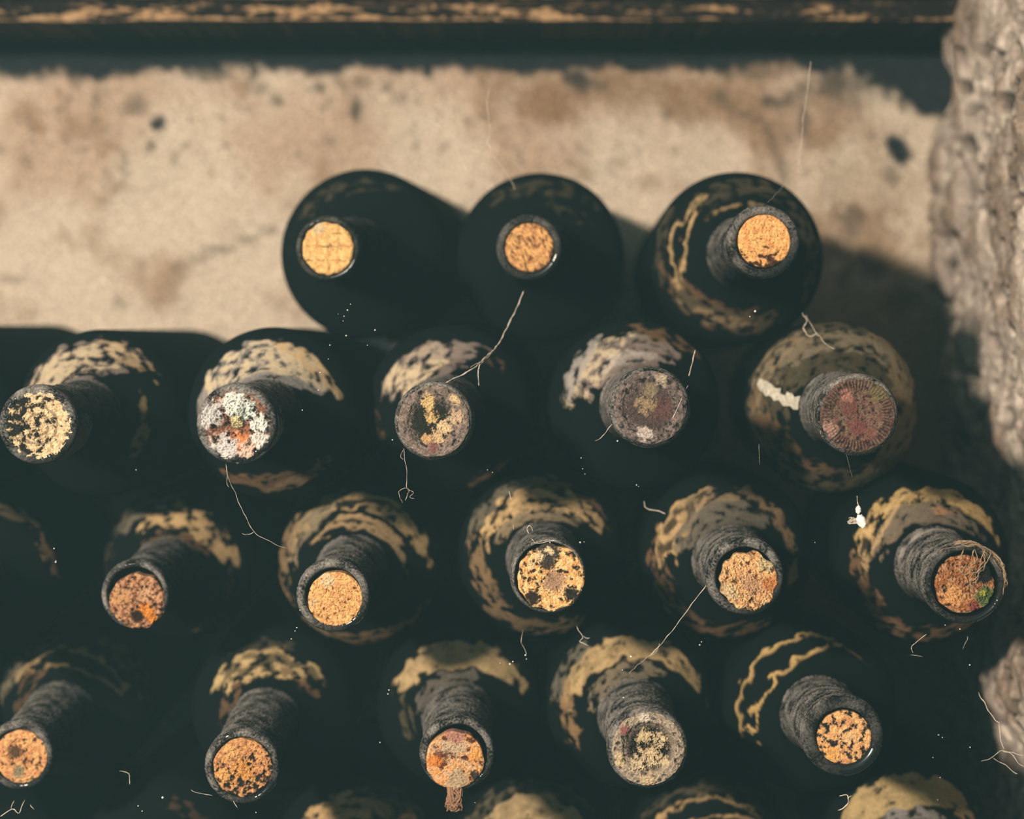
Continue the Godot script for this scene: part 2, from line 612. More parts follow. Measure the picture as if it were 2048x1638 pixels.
# patches: centre angle, half angle (90 is up, 180 left), q0, q1, colour, strength, hollow, holes (-1 solid .. 0.5 only crumbs)
func dust_film(lip: float, body: float, length: float, patches: Array, s: float, neck: float, rim: float, bore: float) -> ArrayMesh:
	var qs: Array[Vector2] = []   # x: q, y: radius
	var mid := (lip + bore) * 0.5
	var half := (lip - bore) * 0.5
	for k in 11:   # over the rounded front of the lip
		var t := PI * (0.9 - 0.088 * k)
		qs.append(Vector2(2.2 * (1.0 - pow(maxf(sin(t), 0.0), 0.8)), mid + half * cos(t)))
	var q := 2.9
	while q < NECK_END - 2.0:
		qs.append(Vector2(q, outline(lip, body, q)))
		q += 1.0 if q > 14.0 else 0.7
	while q < SHOULDER_END + 6.0:
		qs.append(Vector2(q, outline(lip, body, q)))
		q += 0.75
	var nu := 220
	var pos := PackedVector3Array()
	var col := PackedColorArray()
	var keep := PackedByteArray()
	for g2 in qs:
		var g := g2.x
		var r0 := g2.y
		var front := ss(2.6, 0.6, g)
		for i in nu:
			var t := TAU * i / nu
			var ct := cos(t)
			var st := sin(t)
			var p := Vector3(ct * r0, st * r0, g + s * 211.0)
			var n1 := soft.get_noise_3d(p.x * 0.11, p.y * 0.11, p.z * 0.11)
			var n2 := rough.get_noise_3d(p.x * 0.13, p.y * 0.13, p.z * 0.17)
			var n5 := rough.get_noise_3d(p.x * 0.9, p.y * 0.9, p.z * 0.9)
			var cov := 0.0
			var c := GLASS
			if g < NECK_END + 6.0 and neck > 0.0:   # grey bloom on the upper side of the neck
				var a := wrapf(rad_to_deg(t) - 122.0, -180.0, 180.0)
				var streak := soft.get_noise_3d(p.x * 0.25, p.y * 0.25, p.z * 0.9)
				var m := ss(128.0, 62.0, absf(a) + 22.0 * n1) * neck * (0.36 + 0.55 * n1 + 1.15 * n5 + 0.2 * streak)
				m = lerpf(m, rim * (ss(165.0, 80.0, absf(a) + 20.0 * n1) * 0.8 + 0.12) * (0.42 + 1.0 * n5 + 0.6 * n1), front)
				m *= 1.0 - 0.5 * ss(0.0, 2.0, g - 9.5) * ss(15.0, 13.0, g)
				m = clampf(m, 0.0, 1.0)
				c = c.lerp(GREY, m)
				cov = m
			for d in patches:
				if g < d[2] - 4.0 or g > d[3] + 4.0:
					continue
				var da: float = (wrapf(rad_to_deg(t) - d[0], -180.0, 180.0) + 12.0 * n1 + 10.0 * n2) / d[1]
				if absf(da) >= 1.0:
					continue
				var w: float = (d[3] - d[2]) * sqrt(1.0 - da * da)
				var u: float = (d[3] - g + 2.6 * n1 + 2.4 * n2) / w
				if u <= 0.0 or u >= 1.0:
					continue
				var e := minf(u, 1.0 - u) * w
				var m: float = ss(0.1, 1.3, e) * ss(0.0, 0.12, 1.0 - absf(da))
				m *= 1.0 - d[6] * ss(1.9, 3.3, e) * (1.0 if d[6] > 0.9 else ss(-0.35, 0.0, n1))
				m *= ss(d[7] - 0.2, d[7] + 0.1, n2 + 0.25 * n5)
				m *= d[5] * (0.85 + 0.5 * n2 + 0.35 * n5)
				m = clampf(m, 0.0, 1.0)
				c = c.lerp(d[4], m)
				cov = maxf(cov, m)
			c.a = 1.0
			col.append(c)
			keep.append(1 if cov > 0.04 else 0)
			var lift := 0.1 + (0.3 + 0.5 * n5) * cov * (0.5 if g < 14.0 else 1.0)
			var r := r0 + lift * (1.0 - front)
			pos.append(Vector3(ct * r, st * r, length - g + lift * front) * 0.001)
	return sheet(nu, qs.size(), pos, col, true, false, keep)


# the end of a cork or of a capsule. look: base, second colour, dark colour, scale of the mottling, dark threshold, depth, [dx, dy, amount] of a lean of the dark, special
func end_face(r: float, look: Dictionary, s: float, skirt: float) -> ArrayMesh:
	var nr := 64
	var nu := 220
	var pos := PackedVector3Array()
	var col := PackedColorArray()
	var f: float = look.get("scale", 0.35)
	var lean: Array = look.get("lean", [0.0, 0.0, 0.0])
	var depth: float = look.get("depth", 0.5)
	var thr: float = look.get("dark_at", 0.25)
	var dome: float = look.get("dome", 0.0)
	var rim: float = look.get("rim", 0.0)
	var kind: String = look.get("kind", "cork")
	var spots: Array = look.get("spots", [])
	for j in nr + 1:
		var k := minf(float(j + 0.4) / (nr - 0.6), 1.0)
		for i in nu:
			var t := TAU * i / nu
			var ragged: float = 1.0 + look.get("ragged", 0.02) * soft.get_noise_3d(cos(t) * 2.2, sin(t) * 2.2, s * 3.0) * k
			var x: float = cos(t) * k * r * ragged
			var y: float = sin(t) * k * r * ragged
			var n1 := rough.get_noise_3d(x * f, y * f, s * 13.0)
			var n2 := rough.get_noise_3d(x * f * 3.1, y * f * 3.1, s * 13.0 + 5.0)
			var n3 := rough.get_noise_3d(x * f * 0.8, y * f * 0.8, s * 13.0 + 9.0)
			var n4 := rough.get_noise_3d(x * 1.15, y * 1.15, s * 5.0)
			var c: Color = look.base
			c = c.lerp(look.second, ss(-0.2, 0.25, n1))
			var h := dome * (1.0 - k * k) + depth * (0.6 * n2 + 0.6 * n4) + depth * 0.6 * n1
			var lead: float = lean[2] * (x * lean[0] + y * lean[1]) / r
			var m := ss(thr, thr + 0.17, n3 + 0.3 * n2 + 0.3 * n4 + lead)
			if kind == "clean":   # a cut cork: fine vertical pores, two cracks across
				var pores := soft.get_noise_3d(x * 0.9, y * 0.22, s)
				c = c.lerp(look.second, 0.7 * ss(0.1, 0.6, pores))
				var crack := minf(absf(y - 0.9 - 0.5 * n1), minf(absf(y + 5.2 - 0.6 * n1), absf(y - 6.8 + 0.1 * x - 0.6 * n1)))
				var cut := minf(absf(x + 4.3 - 0.7 * n1), minf(absf(x - 0.6 - 0.9 * n1), absf(x - 5.0 - 0.8 * n1)))
				m = maxf(m, 0.6 * ss(0.3, 0.05, crack) * ss(-0.3, 0.1, n3))
				c = c.lerp(look.dark, 0.3 * ss(0.9, 0.1, cut) * ss(-0.25, 0.15, n3 + n2))
				h += -0.3 * ss(1.2, 0.2, cut) - 0.3 * ss(0.35, 0.0, crack)
			elif kind == "cracked":   # slanting fissures
				var fis := soft.get_noise_3d((x * 0.8 + y * 0.45) * 0.75, (y - x * 0.4) * 0.28, s)
				m = maxf(m, 0.85 * ss(0.28, 0.55, fis + 0.4 * n2))
			elif kind == "splinters":   # torn fibres
				var fib := soft.get_noise_3d((x * 0.9 + y * 0.5) * 1.1, (y * 0.9 - x * 0.5) * 0.3, s)
				h += 0.5 * fib
				m = maxf(m, 0.7 * ss(0.35, 0.6, fib))
				c = c.lerp(look.second, ss(0.0, 0.5, -fib))
			elif kind == "rings":   # turned rings round the middle
				var ring := sin(k * 26.0 + 2.0 * n1)
				h += 0.18 * ring * ss(0.75, 0.6, k)
				m = maxf(m, 0.6 * ss(0.2, 0.9, ring + 0.6 * n2) * ss(0.7, 0.55, k))
			elif kind == "crimped":   # a pressed cap: fine pleats round a sunk disc
				var band := ss(0.66, 0.72, k) * ss(0.99, 0.94, k)
				var pleat := sin(t * 62.0 + 1.5 * n1)
				h += 0.75 * ss(0.64, 0.72, k) + 0.28 * pleat * band
				m = maxf(m, 0.75 * ss(0.1, -0.7, pleat) * band)
			elif kind == "folded":   # capsule folded over a mouth: raised soft rim, sunk middle
				h += 0.9 * ss(look.get("sunk", 0.66) - 0.04, look.get("sunk", 0.66) + 0.06, k) + 0.12 * n4
			for d in spots:   # x, y, size (in radii), colour, raise, crumbs
				var o: float = Vector2(x / r - d[0], y / r - d[1]).length() / d[2]
				var w: float = ss(1.05, 0.7, o + d[5] * (0.6 * n2 + 0.8 * n3))
				if w > 0.0:
					c = c.lerp(d[3], w)
					m *= 1.0 - 0.75 * w
					h += d[4] * w * (1.0 + n2)
			if rim > 0.0:
				m = maxf(m, rim * ss(0.86, 1.0, k + 0.12 * n3))
			c = c.lerp(look.dark, m)
			h -= depth * 0.9 * m
			c = c * (1.0 + 0.55 * n2 + 0.5 * n4)
			c = Color(maxf(c.r, 0.006), maxf(c.g, 0.006), maxf(c.b, 0.006), 1.0)
			if j == nr:   # the side that goes down into the neck, or round the edge
				h = -skirt
			else:
				h -= ss(0.93, 1.0, k) * look.get("round", 0.5)
			col.append(c)
			pos.append(Vector3(x, y, h) * 0.001)
	return sheet(nu, nr + 1, pos, col, true)


func capsule_skirt(lip: float, body: float, length: float, reach: float, c0: Color, c1: Color, s: float) -> ArrayMesh:
	var nu := 160
	var qs: Array[float] = [0.0, 0.25, 0.7, 1.3, 2.0]
	var q := 2.8
	while q < reach:
		qs.append(q)
		q += 0.8
	var pos := PackedVector3Array()
	var col := PackedColorArray()
	for g in qs:
		for i in nu:
			var t := TAU * i / nu
			var n := rough.get_noise_3d(cos(t) * 3.0, sin(t) * 3.0, g * 0.25 + s * 5.0)
			var r: float = outline(lip, body, g) + 0.35 + 0.25 * n - 2.0 * pow(maxf(0.0, 1.0 - g / 2.0), 2.0)
			var c := c0.lerp(c1, ss(-0.2, 0.3, n)) * (1.0 + 0.5 * soft.get_noise_3d(cos(t) * 14.0, sin(t) * 14.0, g))
			c.a = 1.0
			col.append(c)
			pos.append(Vector3(cos(t) * r, sin(t) * r, length - g - 0.2 + (0.4 * n if g > reach - 2.0 else 0.0)) * 0.001)
	return sheet(nu, qs.size(), pos, col, true)


# tip: middle of the lip; foot: middle of the base; look: what closes the mouth
func bottle(label: String, tip: Vector3, foot: Vector3, lip: float, body: float, length: float, patches: Array, neck: float, look: Dictionary, s: float) -> Node3D:
	var o := thing("wine_bottle", label, "bottle", "old wine bottles stacked in the niche")
	var axis := (tip - foot).normalized()
	var side := Vector3.UP.cross(axis).normalized()
	o.transform = Transform3D(Basis(side, axis.cross(side), axis), foot)
	var bore: float = look.get("bore", lip - 3.2)
	put("body", bottle_glass(lip, bore, body, length, s, false), mats.dull_glass, o)
	put("lip", bottle_glass(lip, bore, body, length, s, true), mats.glass, o).set_meta("label", "smooth dark glass lip")
	var list := []
	for d in patches:
		var e: Array = d.duplicate()
		e[2] = q_of(e[2], body) if e[2] > 15.3 else NECK_END - (15.3 - e[2]) * 8.0
		e[3] = q_of(e[3], body) if e[3] < body - 0.3 else SHOULDER_END + 3.0
		list.append(e)
	var film := dust_film(lip + (0.35 if look.has("cap") else 0.0), body, length, list, s, neck, look.get("lip_dust_glint", 0.8), bore)
	if film.get_surface_count():
		put("dust_film", film, mats.dust, o).set_meta("kind", "stuff")
	if look.has("cap"):
		var cap := put("capsule", capsule_skirt(lip, body, length, look.get("reach", 34.0), look.side, look.side2, s), mats.capsule, o)
		var face := put("end_disc", end_face(lip - 0.9, look, s, 2.0), mats.cork, cap)
		face.position.z = (length + look.get("out", 0.0)) * 0.001
		face.set_meta("label", look.says)
	elif look.has("base"):
		var cork := put("cork", end_face(bore * look.get("fill", 0.99), look, s, 7.0), mats.cork, o)
		cork.position = Vector3(look.get("dx", 0.0), look.get("dy", 0.0), length + look.get("out", -1.0)) * 0.001
		cork.set_meta("label", look.says)
	return o


func build_bottles() -> void:
	bottle("black bottle with a clean pale crosshatched cork, leftmost of the top three", Vector3(-0.0859, 0.0346, -0.0681), Vector3(-0.0702, 0.0378, -0.3356), 13.6, 40.5, 268,
		[[112, 52, 27, 36, OLIVE, 0.55, 0, 0.08]],
		0.25, {kind = "clean", base = Color(0.82, 0.53, 0.22), second = Color(0.7, 0.393, 0.15), dark = Color(0.12, 0.055, 0.025), dark_at = 0.5, depth = 0.45, scale = 0.3, out = -0.6, bore = 11.2, lip_dust_glint = 0.32, says = "pale cork end with cracks across", ragged = 0.05, spots = [[-0.35, 0.8, 0.28, Color(0.62, 0.48, 0.28), 0.3, 0.6]]}, 1)  # grey on this lip also paints its lit left arc
	bottle("black bottle with a smooth orange cork sunk in its lip, middle of the top three", Vector3(-0.0004, 0.035, -0.0672), Vector3(0.011, 0.0347, -0.335), 13.8, 40, 268,
		[[95, 55, 28, 36, OLIVE, 0.5, 0, 0.1], [60, 30, 20, 30, OLIVE, 0.5, 0, 0.14]],
		0.3, {kind = "cracked", base = Color(0.721, 0.393, 0.15), second = Color(0.488, 0.239, 0.0983), dark = Color(0.1, 0.035, 0.015), dark_at = 0.38, depth = 0.3, scale = 0.28, out = -1.5, bore = 10.4, lip_dust_glint = 0.36, says = "orange cork end with dark fissures"}, 2)  # part of this lip's grey is a painted highlight
	bottle("bottle with tan dust loops and a bright orange cork, rightmost of the top three", Vector3(0.0945, 0.0358, -0.0229), Vector3(0.0948, 0.0283, -0.3228), 14.6, 39.5, 300,
		[[168, 46, 24, 32.5, TAN, 0.95, 1, -1], [110, 40, 25, 34, OLIVE, 0.6, 0, -0.05], [250, 62, 22, 35, BROWN, 0.6, 0, -0.08], [255, 55, 24, 34, OLIVE, 0.9, 0, 0], [255, 30, 26, 33, Color(0.3, 0.21, 0.12), 0.8, 0, 0.03], [30, 70, 27, 36, OLIVE, 0.7, 0, 0], [95, 40, 20, 24, TAN, 0.4, 0.4, 0], [172, 30, 33, 38, OLIVE, 0.6, 0, -0.05]],
		0.75, {kind = "cork", base = Color(0.806, 0.448, 0.173), second = Color(0.7, 0.327, 0.121), dark = Color(0.055, 0.022, 0.012), dark_at = 0.4, depth = 0.65, scale = 0.3, out = -1.2, bore = 10.9, lip_dust_glint = 0.6, lean = [0.1, -1, 0.52], dx = 0.5, dy = 0.3, says = "orange cork end blackened at its lower edge"}, 3)
	bottle("dark bottle cut off by the left edge in the second row, its round top showing", Vector3(-0.266, -0.0366, 0.0262), Vector3(-0.2591, -0.0349, -0.3357), 14.8, 37.5, 362,
		[[100, 50, 20, 30, GREY, 0.3, 0, 0.1]],
		0.6, {base = Color(0.36, 0.13, 0.045), second = Color(0.22, 0.09, 0.04), dark = Color(0.018, 0.016, 0.015), says = "cork end"}, 4)
	bottle("second-row bottle with a black and beige speckled neck end at the left edge", Vector3(-0.1897, -0.0366, 0.0262), Vector3(-0.184, -0.0367, -0.3357), 14.8, 36.8, 362,
		[[108, 62, 15.3, 33, MAUVE, 0.62, 0, -0.12], [112, 52, 16, 31, CREAM, 0.75, 0, 0.03], [60, 26, 24, 33, TAN, 0.5, 0, 0.08], [350, 40, 20, 26, TAN, 0.35, 0, 0.1]],
		0.75, {kind = "rings", base = Color(0.6, 0.43, 0.25), second = Color(0.763, 0.58, 0.357), dark = Color(0.018, 0.016, 0.015), scale = 0.33, dark_at = 0, depth = 0.9, lean = [-1, 0.25, 0.33], cap = Color(0.06, 0.052, 0.045), side = Color(0.05, 0.045, 0.04), side2 = Color(0.13, 0.11, 0.095), says = "speckled end with rings in its middle", bore = 11.3}, 5)
	bottle("bottle whose neck end is overgrown with white and pale green mould over rust", Vector3(-0.1115, -0.0357, 0.0377), Vector3(-0.109, -0.0373, -0.3243), 14.8, 37.5, 362,
		[[100, 82, 15.3, 32, GREY, 0.8, 0, -0.3], [95, 72, 17, 31.5, CREAM, 0.9, 0, -0.06], [50, 36, 25, 32, TAN, 0.8, 0.6, -0.3], [275, 44, 24, 33, BROWN, 0.85, 0, -0.12], [300, 30, 26, 33, Color(0.3, 0.2, 0.12), 0.6, 0, 0.05]],
		0.85, {kind = "cork", base = Color(0.3, 0.13, 0.075), second = Color(0.13, 0.06, 0.04), dark = Color(0.018, 0.016, 0.015), scale = 0.4, dark_at = 0.14, depth = 1, cap = Color(0.1, 0.095, 0.11), side = Color(0.08, 0.075, 0.085), side2 = Color(0.25, 0.24, 0.24), ragged = 0.04, says = "rusty end overgrown with white mould", spots = [[-0.02, 0.52, 0.42, Color(0.8, 0.8, 0.74), 1.2, 0.5], [0.25, 0.38, 0.34, Color(0.72, 0.76, 0.7), 1, 0.6], [0.62, 0, 0.3, Color(0.8, 0.8, 0.74), 0.9, 0.7], [0.6, -0.45, 0.28, Color(0.72, 0.68, 0.64), 0.7, 0.8], [0.02, 0.06, 0.2, Color(0.72, 0.62, 0.36), 1.5, 0.2], [0.05, -0.55, 0.36, Color(0.62, 0.22, 0.08), 0.4, 0.7], [-0.3, -0.78, 0.5, Color(0.6, 0.56, 0.55), 0.5, 0.9], [0.3, -0.75, 0.3, Color(0.72, 0.5, 0.4), 0.5, 0.7], [-0.75, 0.3, 0.4, Color(0.55, 0.53, 0.52), 0.4, 1]], bore = 11.3}, 6)
	bottle("bottle in the second row whose sunken neck end is mottled black and yellow", Vector3(-0.0374, -0.0355, 0.0145), Vector3(-0.03, -0.0345, -0.3475), 14.8, 37.5, 362,
		[[118, 55, 15.3, 31, MAUVE, 0.75, 0, -0.22], [128, 42, 16, 30, CREAM, 0.85, 0, 0.06], [98, 40, 22, 30, MAUVE, 0.6, 0, -0.1], [40, 14, 27, 31, BROWN, 0.6, 0, 0], [195, 16, 29, 33, BROWN, 0.6, 0, 0], [303, 18, 29, 35, BROWN, 0.8, 0, -0.05]],
		0.8, {kind = "folded", base = Color(0.25, 0.19, 0.165), second = Color(0.16, 0.12, 0.1), dark = Color(0.02, 0.018, 0.017), scale = 0.42, dark_at = 0.26, depth = 0.7, sunk = 0.72, cap = Color(0.12, 0.09, 0.085), side = Color(0.1, 0.075, 0.07), side2 = Color(0.26, 0.2, 0.18), says = "sunken end mottled black and yellow", spots = [[-0.05, 0, 0.72, Color(0.02, 0.02, 0.016), -0.4, 0.35], [-0.15, 0.55, 0.24, Color(0.6, 0.42, 0.2), 0.5, 0.8], [-0.05, 0.1, 0.2, Color(0.55, 0.38, 0.17), 0.4, 0.9], [0.3, -0.2, 0.28, Color(0.66, 0.48, 0.28), 0.5, 0.8], [0.62, 0.1, 0.26, Color(0.5, 0.36, 0.24), 0.4, 0.9], [0.1, -0.45, 0.26, Color(0.55, 0.38, 0.22), 0.5, 0.9], [-0.2, -0.5, 0.16, Color(0.5, 0.3, 0.15), 0.4, 0.9], [0.6, 0.6, 0.16, Color(0.62, 0.45, 0.26), 0.4, 0.7], [-0.02, -0.75, 0.16, Color(0.2, 0.09, 0.08), 0.2, 0.8]], bore = 11.3}, 7)
	bottle("bottle in the second row with a dull purple-grey capsule crossed by a bright cobweb thread", Vector3(0.0462, -0.0298, 0.0258), Vector3(0.0447, -0.0372, -0.3041), 15, 37.5, 330,
		[[112, 62, 15.3, 30, MAUVE, 0.8, 0, -0.25], [140, 44, 18, 31, CREAM, 0.7, 0, 0.1], [100, 36, 17, 23, ASH, 0.5, 0, -0.1], [72, 34, 28, 35, BROWN, 0.75, 0, -0.05], [150, 30, 26, 33, GREY, 0.8, 0, -0.1]],
		0.95, {kind = "folded", base = Color(0.2, 0.155, 0.14), second = Color(0.115, 0.085, 0.08), dark = Color(0.022, 0.018, 0.018), scale = 0.45, dark_at = 0.17, depth = 0.55, sunk = 0.74, cap = Color(0.17, 0.135, 0.125), side = Color(0.15, 0.12, 0.11), side2 = Color(0.32, 0.27, 0.24), says = "sunken purple-grey capsule end", spots = [[0, 0, 0.74, Color(0.075, 0.052, 0.05), -0.3, 0.35], [0.3, -0.05, 0.34, Color(0.11, 0.055, 0.052), 0.1, 1.1], [-0.1, 0.1, 0.28, Color(0.28, 0.2, 0.12), 0.2, 1], [0.02, 0.4, 0.25, Color(0.22, 0.17, 0.11), 0.2, 1], [-0.15, -0.72, 0.22, Color(0.5, 0.42, 0.38), 0.4, 0.8], [0.35, 0.75, 0.2, Color(0.4, 0.32, 0.24), 0.3, 0.8]], bore = 11.5}, 8)
	var stripped := bottle("second-row bottle with a maroon crimped capsule and a pale strip beside its neck", Vector3(0.126, -0.0327, 0.0253), Vector3(0.142, -0.0355, -0.3043), 15.2, 37.5, 330,
		[[95, 125, 16, 37, OLIVE, 0.8, 0, -0.25], [350, 75, 24, 37, Color(0.26, 0.19, 0.1), 0.85, 0, -0.3], [100, 80, 23, 34, Color(0.24, 0.19, 0.13), 0.7, 0, -0.05], [150, 50, 29, 36, Color(0.3, 0.22, 0.14), 0.7, 0.9, -0.2], [225, 55, 22, 35, BROWN, 0.7, 0, 0.02], [280, 50, 26, 36, OLIVE, 0.9, 0, -0.06], [285, 50, 33, 37.4, OLIVE, 0.8, 0.6, -0.3]],
		1, {kind = "crimped", base = Color(0.125, 0.058, 0.05), second = Color(0.17, 0.115, 0.08), dark = Color(0.025, 0.018, 0.016), scale = 0.5, dark_at = 0.22, depth = 0.45, cap = Color(0.21, 0.135, 0.115), side = Color(0.19, 0.12, 0.1), side2 = Color(0.34, 0.25, 0.21), says = "maroon capsule end with a pleated border", spots = [[0.05, -0.35, 0.28, Color(0.15, 0.055, 0.05), 0.1, 1.1], [-0.2, 0.2, 0.3, Color(0.14, 0.06, 0.05), 0.1, 1.1], [-0.3, 0.55, 0.2, Color(0.3, 0.14, 0.11), 0.1, 0.9], [0.35, -0.5, 0.2, Color(0.17, 0.075, 0.06), 0.1, 1.1], [-0.75, -0.35, 0.24, Color(0.34, 0.2, 0.165), 0.1, 0.8], [0.55, 0.62, 0.3, Color(0.15, 0.115, 0.06), 0.1, 1]], bore = 11.7}, 9)
	bottle("bottle at the left edge of the third row, only two brown dust patches showing", Vector3(-0.238, -0.11, 0.0024), Vector3(-0.2561, -0.1094, -0.2971), 14.8, 36, 300,
		[[75, 30, 28, 34, Color(0.26, 0.18, 0.11), 0.9, 0, -0.05], [22, 16, 28, 34, BROWN, 1, 0, -0.3]],
		0.6, {base = Color(0.36, 0.13, 0.045), second = Color(0.22, 0.09, 0.04), dark = Color(0.018, 0.016, 0.015), says = "cork end"}, 10)
	bottle("bottle in the third row with a crumbly rust-brown cork bearing one bright orange flake", Vector3(-0.1633, -0.1095, -0.0374), Vector3(-0.1612, -0.1068, -0.3373), 14, 36, 300,
		[[66, 68, 17.5, 28.5, TAN, 1, 0.2, -0.1], [124, 32, 25, 33.5, Color(0.2, 0.17, 0.13), 0.85, 0, -0.12], [150, 36, 28, 35, OLIVE, 0.7, 0, 0.05], [85, 60, 15.3, 18.5, BROWN, 0.8, 0, -0.05], [345, 18, 24, 29, BROWN, 0.7, 0, -0.1], [300, 16, 27, 32, BROWN, 0.8, 0, -0.1]],
		0.75, {kind = "cork", base = Color(0.551, 0.305, 0.167), second = Color(0.28, 0.11, 0.05), dark = Color(0.06, 0.022, 0.012), scale = 0.55, dark_at = 0.16, depth = 1.1, bore = 11.6, out = 0.4, ragged = 0.05, dx = 0.9, dy = -2.6, lean = [0.5, -0.8, 0.1], says = "crumbling rust-brown cork", spots = [[0.3, -0.32, 0.3, Color(0.8, 0.3, 0.05), 0.5, 0.7], [0.55, -0.6, 0.22, Color(0.75, 0.28, 0.05), 0.4, 0.8], [0, -0.55, 0.26, Color(0.03, 0.014, 0.01), -0.6, 0.4], [-0.6, 0.1, 0.3, Color(0.6, 0.32, 0.15), 0.3, 0.9], [0.35, 0.3, 0.3, Color(0.62, 0.36, 0.2), 0.3, 1]]}, 11)
	bottle("bottle in the third row with a grainy orange cork under two tan dust rings", Vector3(-0.0779, -0.1053, 0.0027), Vector3(-0.0728, -0.1036, -0.2972), 14.4, 37.5, 300,
		[[88, 88, 26, 32.5, TAN, 0.9, 0.95, -0.4], [72, 80, 18, 23.5, Color(0.414, 0.283, 0.152), 0.95, 0, -0.25], [38, 34, 25, 31, TAN, 0.75, 0, -0.1], [148, 46, 23, 34, Color(0.26, 0.205, 0.13), 0.9, 0, -0.1], [176, 32, 28, 36, Color(0.26, 0.17, 0.09), 0.8, 0, -0.05], [275, 52, 29, 34.5, Color(0.22, 0.14, 0.075), 0.95, 0, -0.2], [300, 40, 31, 36, BROWN, 0.6, 0, 0.05]],
		1, {kind = "cork", base = Color(0.79, 0.45, 0.18), second = Color(0.615, 0.305, 0.127), dark = Color(0.16, 0.06, 0.025), scale = 0.42, dark_at = 0.33, depth = 0.8, bore = 11.1, out = -0.2, dx = 0.9, dy = -1.4, says = "grainy light orange cork", spots = [[-0.3, 0.7, 0.3, Color(0.72, 0.5, 0.3), 0.2, 0.6], [-0.85, -0.1, 0.2, Color(0.66, 0.42, 0.22), 0.2, 0.7]]}, 12)
	bottle("bottle in the third row whose wide pale cork is pitted with black holes", Vector3(0.0073, -0.096, 0.0148), Vector3(0.0035, -0.1034, -0.2851), 14.6, 37.5, 300,
		[[128, 48, 28.5, 35, Color(0.17, 0.145, 0.105), 0.9, 0, -0.2], [100, 84, 20, 30, TAN, 0.95, 0.25, -0.08], [105, 68, 16.5, 22, Color(0.3, 0.225, 0.14), 0.9, 0, -0.2], [60, 50, 28, 33, BROWN, 0.8, 0, 0], [205, 44, 23, 33, Color(0.25, 0.16, 0.085), 0.9, 0, -0.02], [265, 46, 27, 35, Color(0.19, 0.125, 0.07), 0.85, 0, -0.1]],
		0.85, {kind = "cork", base = Color(0.84, 0.547, 0.265), second = Color(0.721, 0.371, 0.133), dark = Color(0.03, 0.02, 0.015), scale = 0.36, dark_at = 0.17, depth = 0.7, bore = 13.1, out = 0.5, dx = 0.9, dy = -0.6, lean = [-0.2, 0.35, 0.1], ragged = 0.05, says = "pale cork end pitted with black holes", spots = [[0.1, -0.1, 0.36, Color(0.4, 0.24, 0.15), -0.1, 0.8], [-0.1, 0.45, 0.26, Color(0.06, 0.04, 0.03), -0.6, 0.5], [0.62, -0.5, 0.24, Color(0.02, 0.018, 0.016), -0.6, 0.6], [-0.55, -0.62, 0.26, Color(0.03, 0.02, 0.016), -0.5, 0.7], [-0.1, 0.78, 0.4, Color(0.05, 0.043, 0.04), -0.1, 0.5], [-0.3, 0.66, 0.16, Color(0.74, 0.55, 0.32), 0.3, 1.3], [-0.05, 0.8, 0.15, Color(0.74, 0.55, 0.32), 0.3, 1.3], [-0.55, 0.45, 0.14, Color(0.7, 0.5, 0.28), 0.3, 1.3]]}, 13)
	bottle("bottle in the third row with a flaky orange cork and a cobweb slanting down left", Vector3(0.0829, -0.0949, 0.0262), Vector3(0.09, -0.1033, -0.2736), 14.8, 37.5, 300,
		[[146, 42, 21, 31.5, Color(0.56, 0.38, 0.19), 1, 0.85, -1], [105, 66, 15.3, 25, Color(0.16, 0.135, 0.105), 0.95, 0, -0.25], [100, 40, 23, 31, Color(0.28, 0.2, 0.12), 0.8, 0, 0], [25, 56, 24, 30, Color(0.28, 0.18, 0.095), 0.9, 0, -0.03], [205, 45, 25, 34, BROWN, 0.75, 0, 0.03], [262, 50, 28, 35, BROWN, 0.8, 0, 0]],
		1, {kind = "splinters", base = Color(0.806, 0.525, 0.265), second = Color(0.636, 0.338, 0.15), dark = Color(0.1, 0.04, 0.02), scale = 0.38, dark_at = 0.24, depth = 0.9, bore = 11.3, out = 0.6, dx = 1.4, dy = -1.8, ragged = 0.09, says = "flaky orange cork end", spots = [[-0.7, -0.4, 0.34, Color(0.58, 0.42, 0.24), 0.4, 0.8], [0.65, 0.6, 0.34, Color(0.52, 0.4, 0.22), 0.3, 0.7], [0.1, -0.1, 0.4, Color(0.52, 0.3, 0.17), 0.1, 0.9], [0.75, -0.1, 0.3, Color(0.5, 0.2, 0.07), 0.1, 0.9]]}, 14)
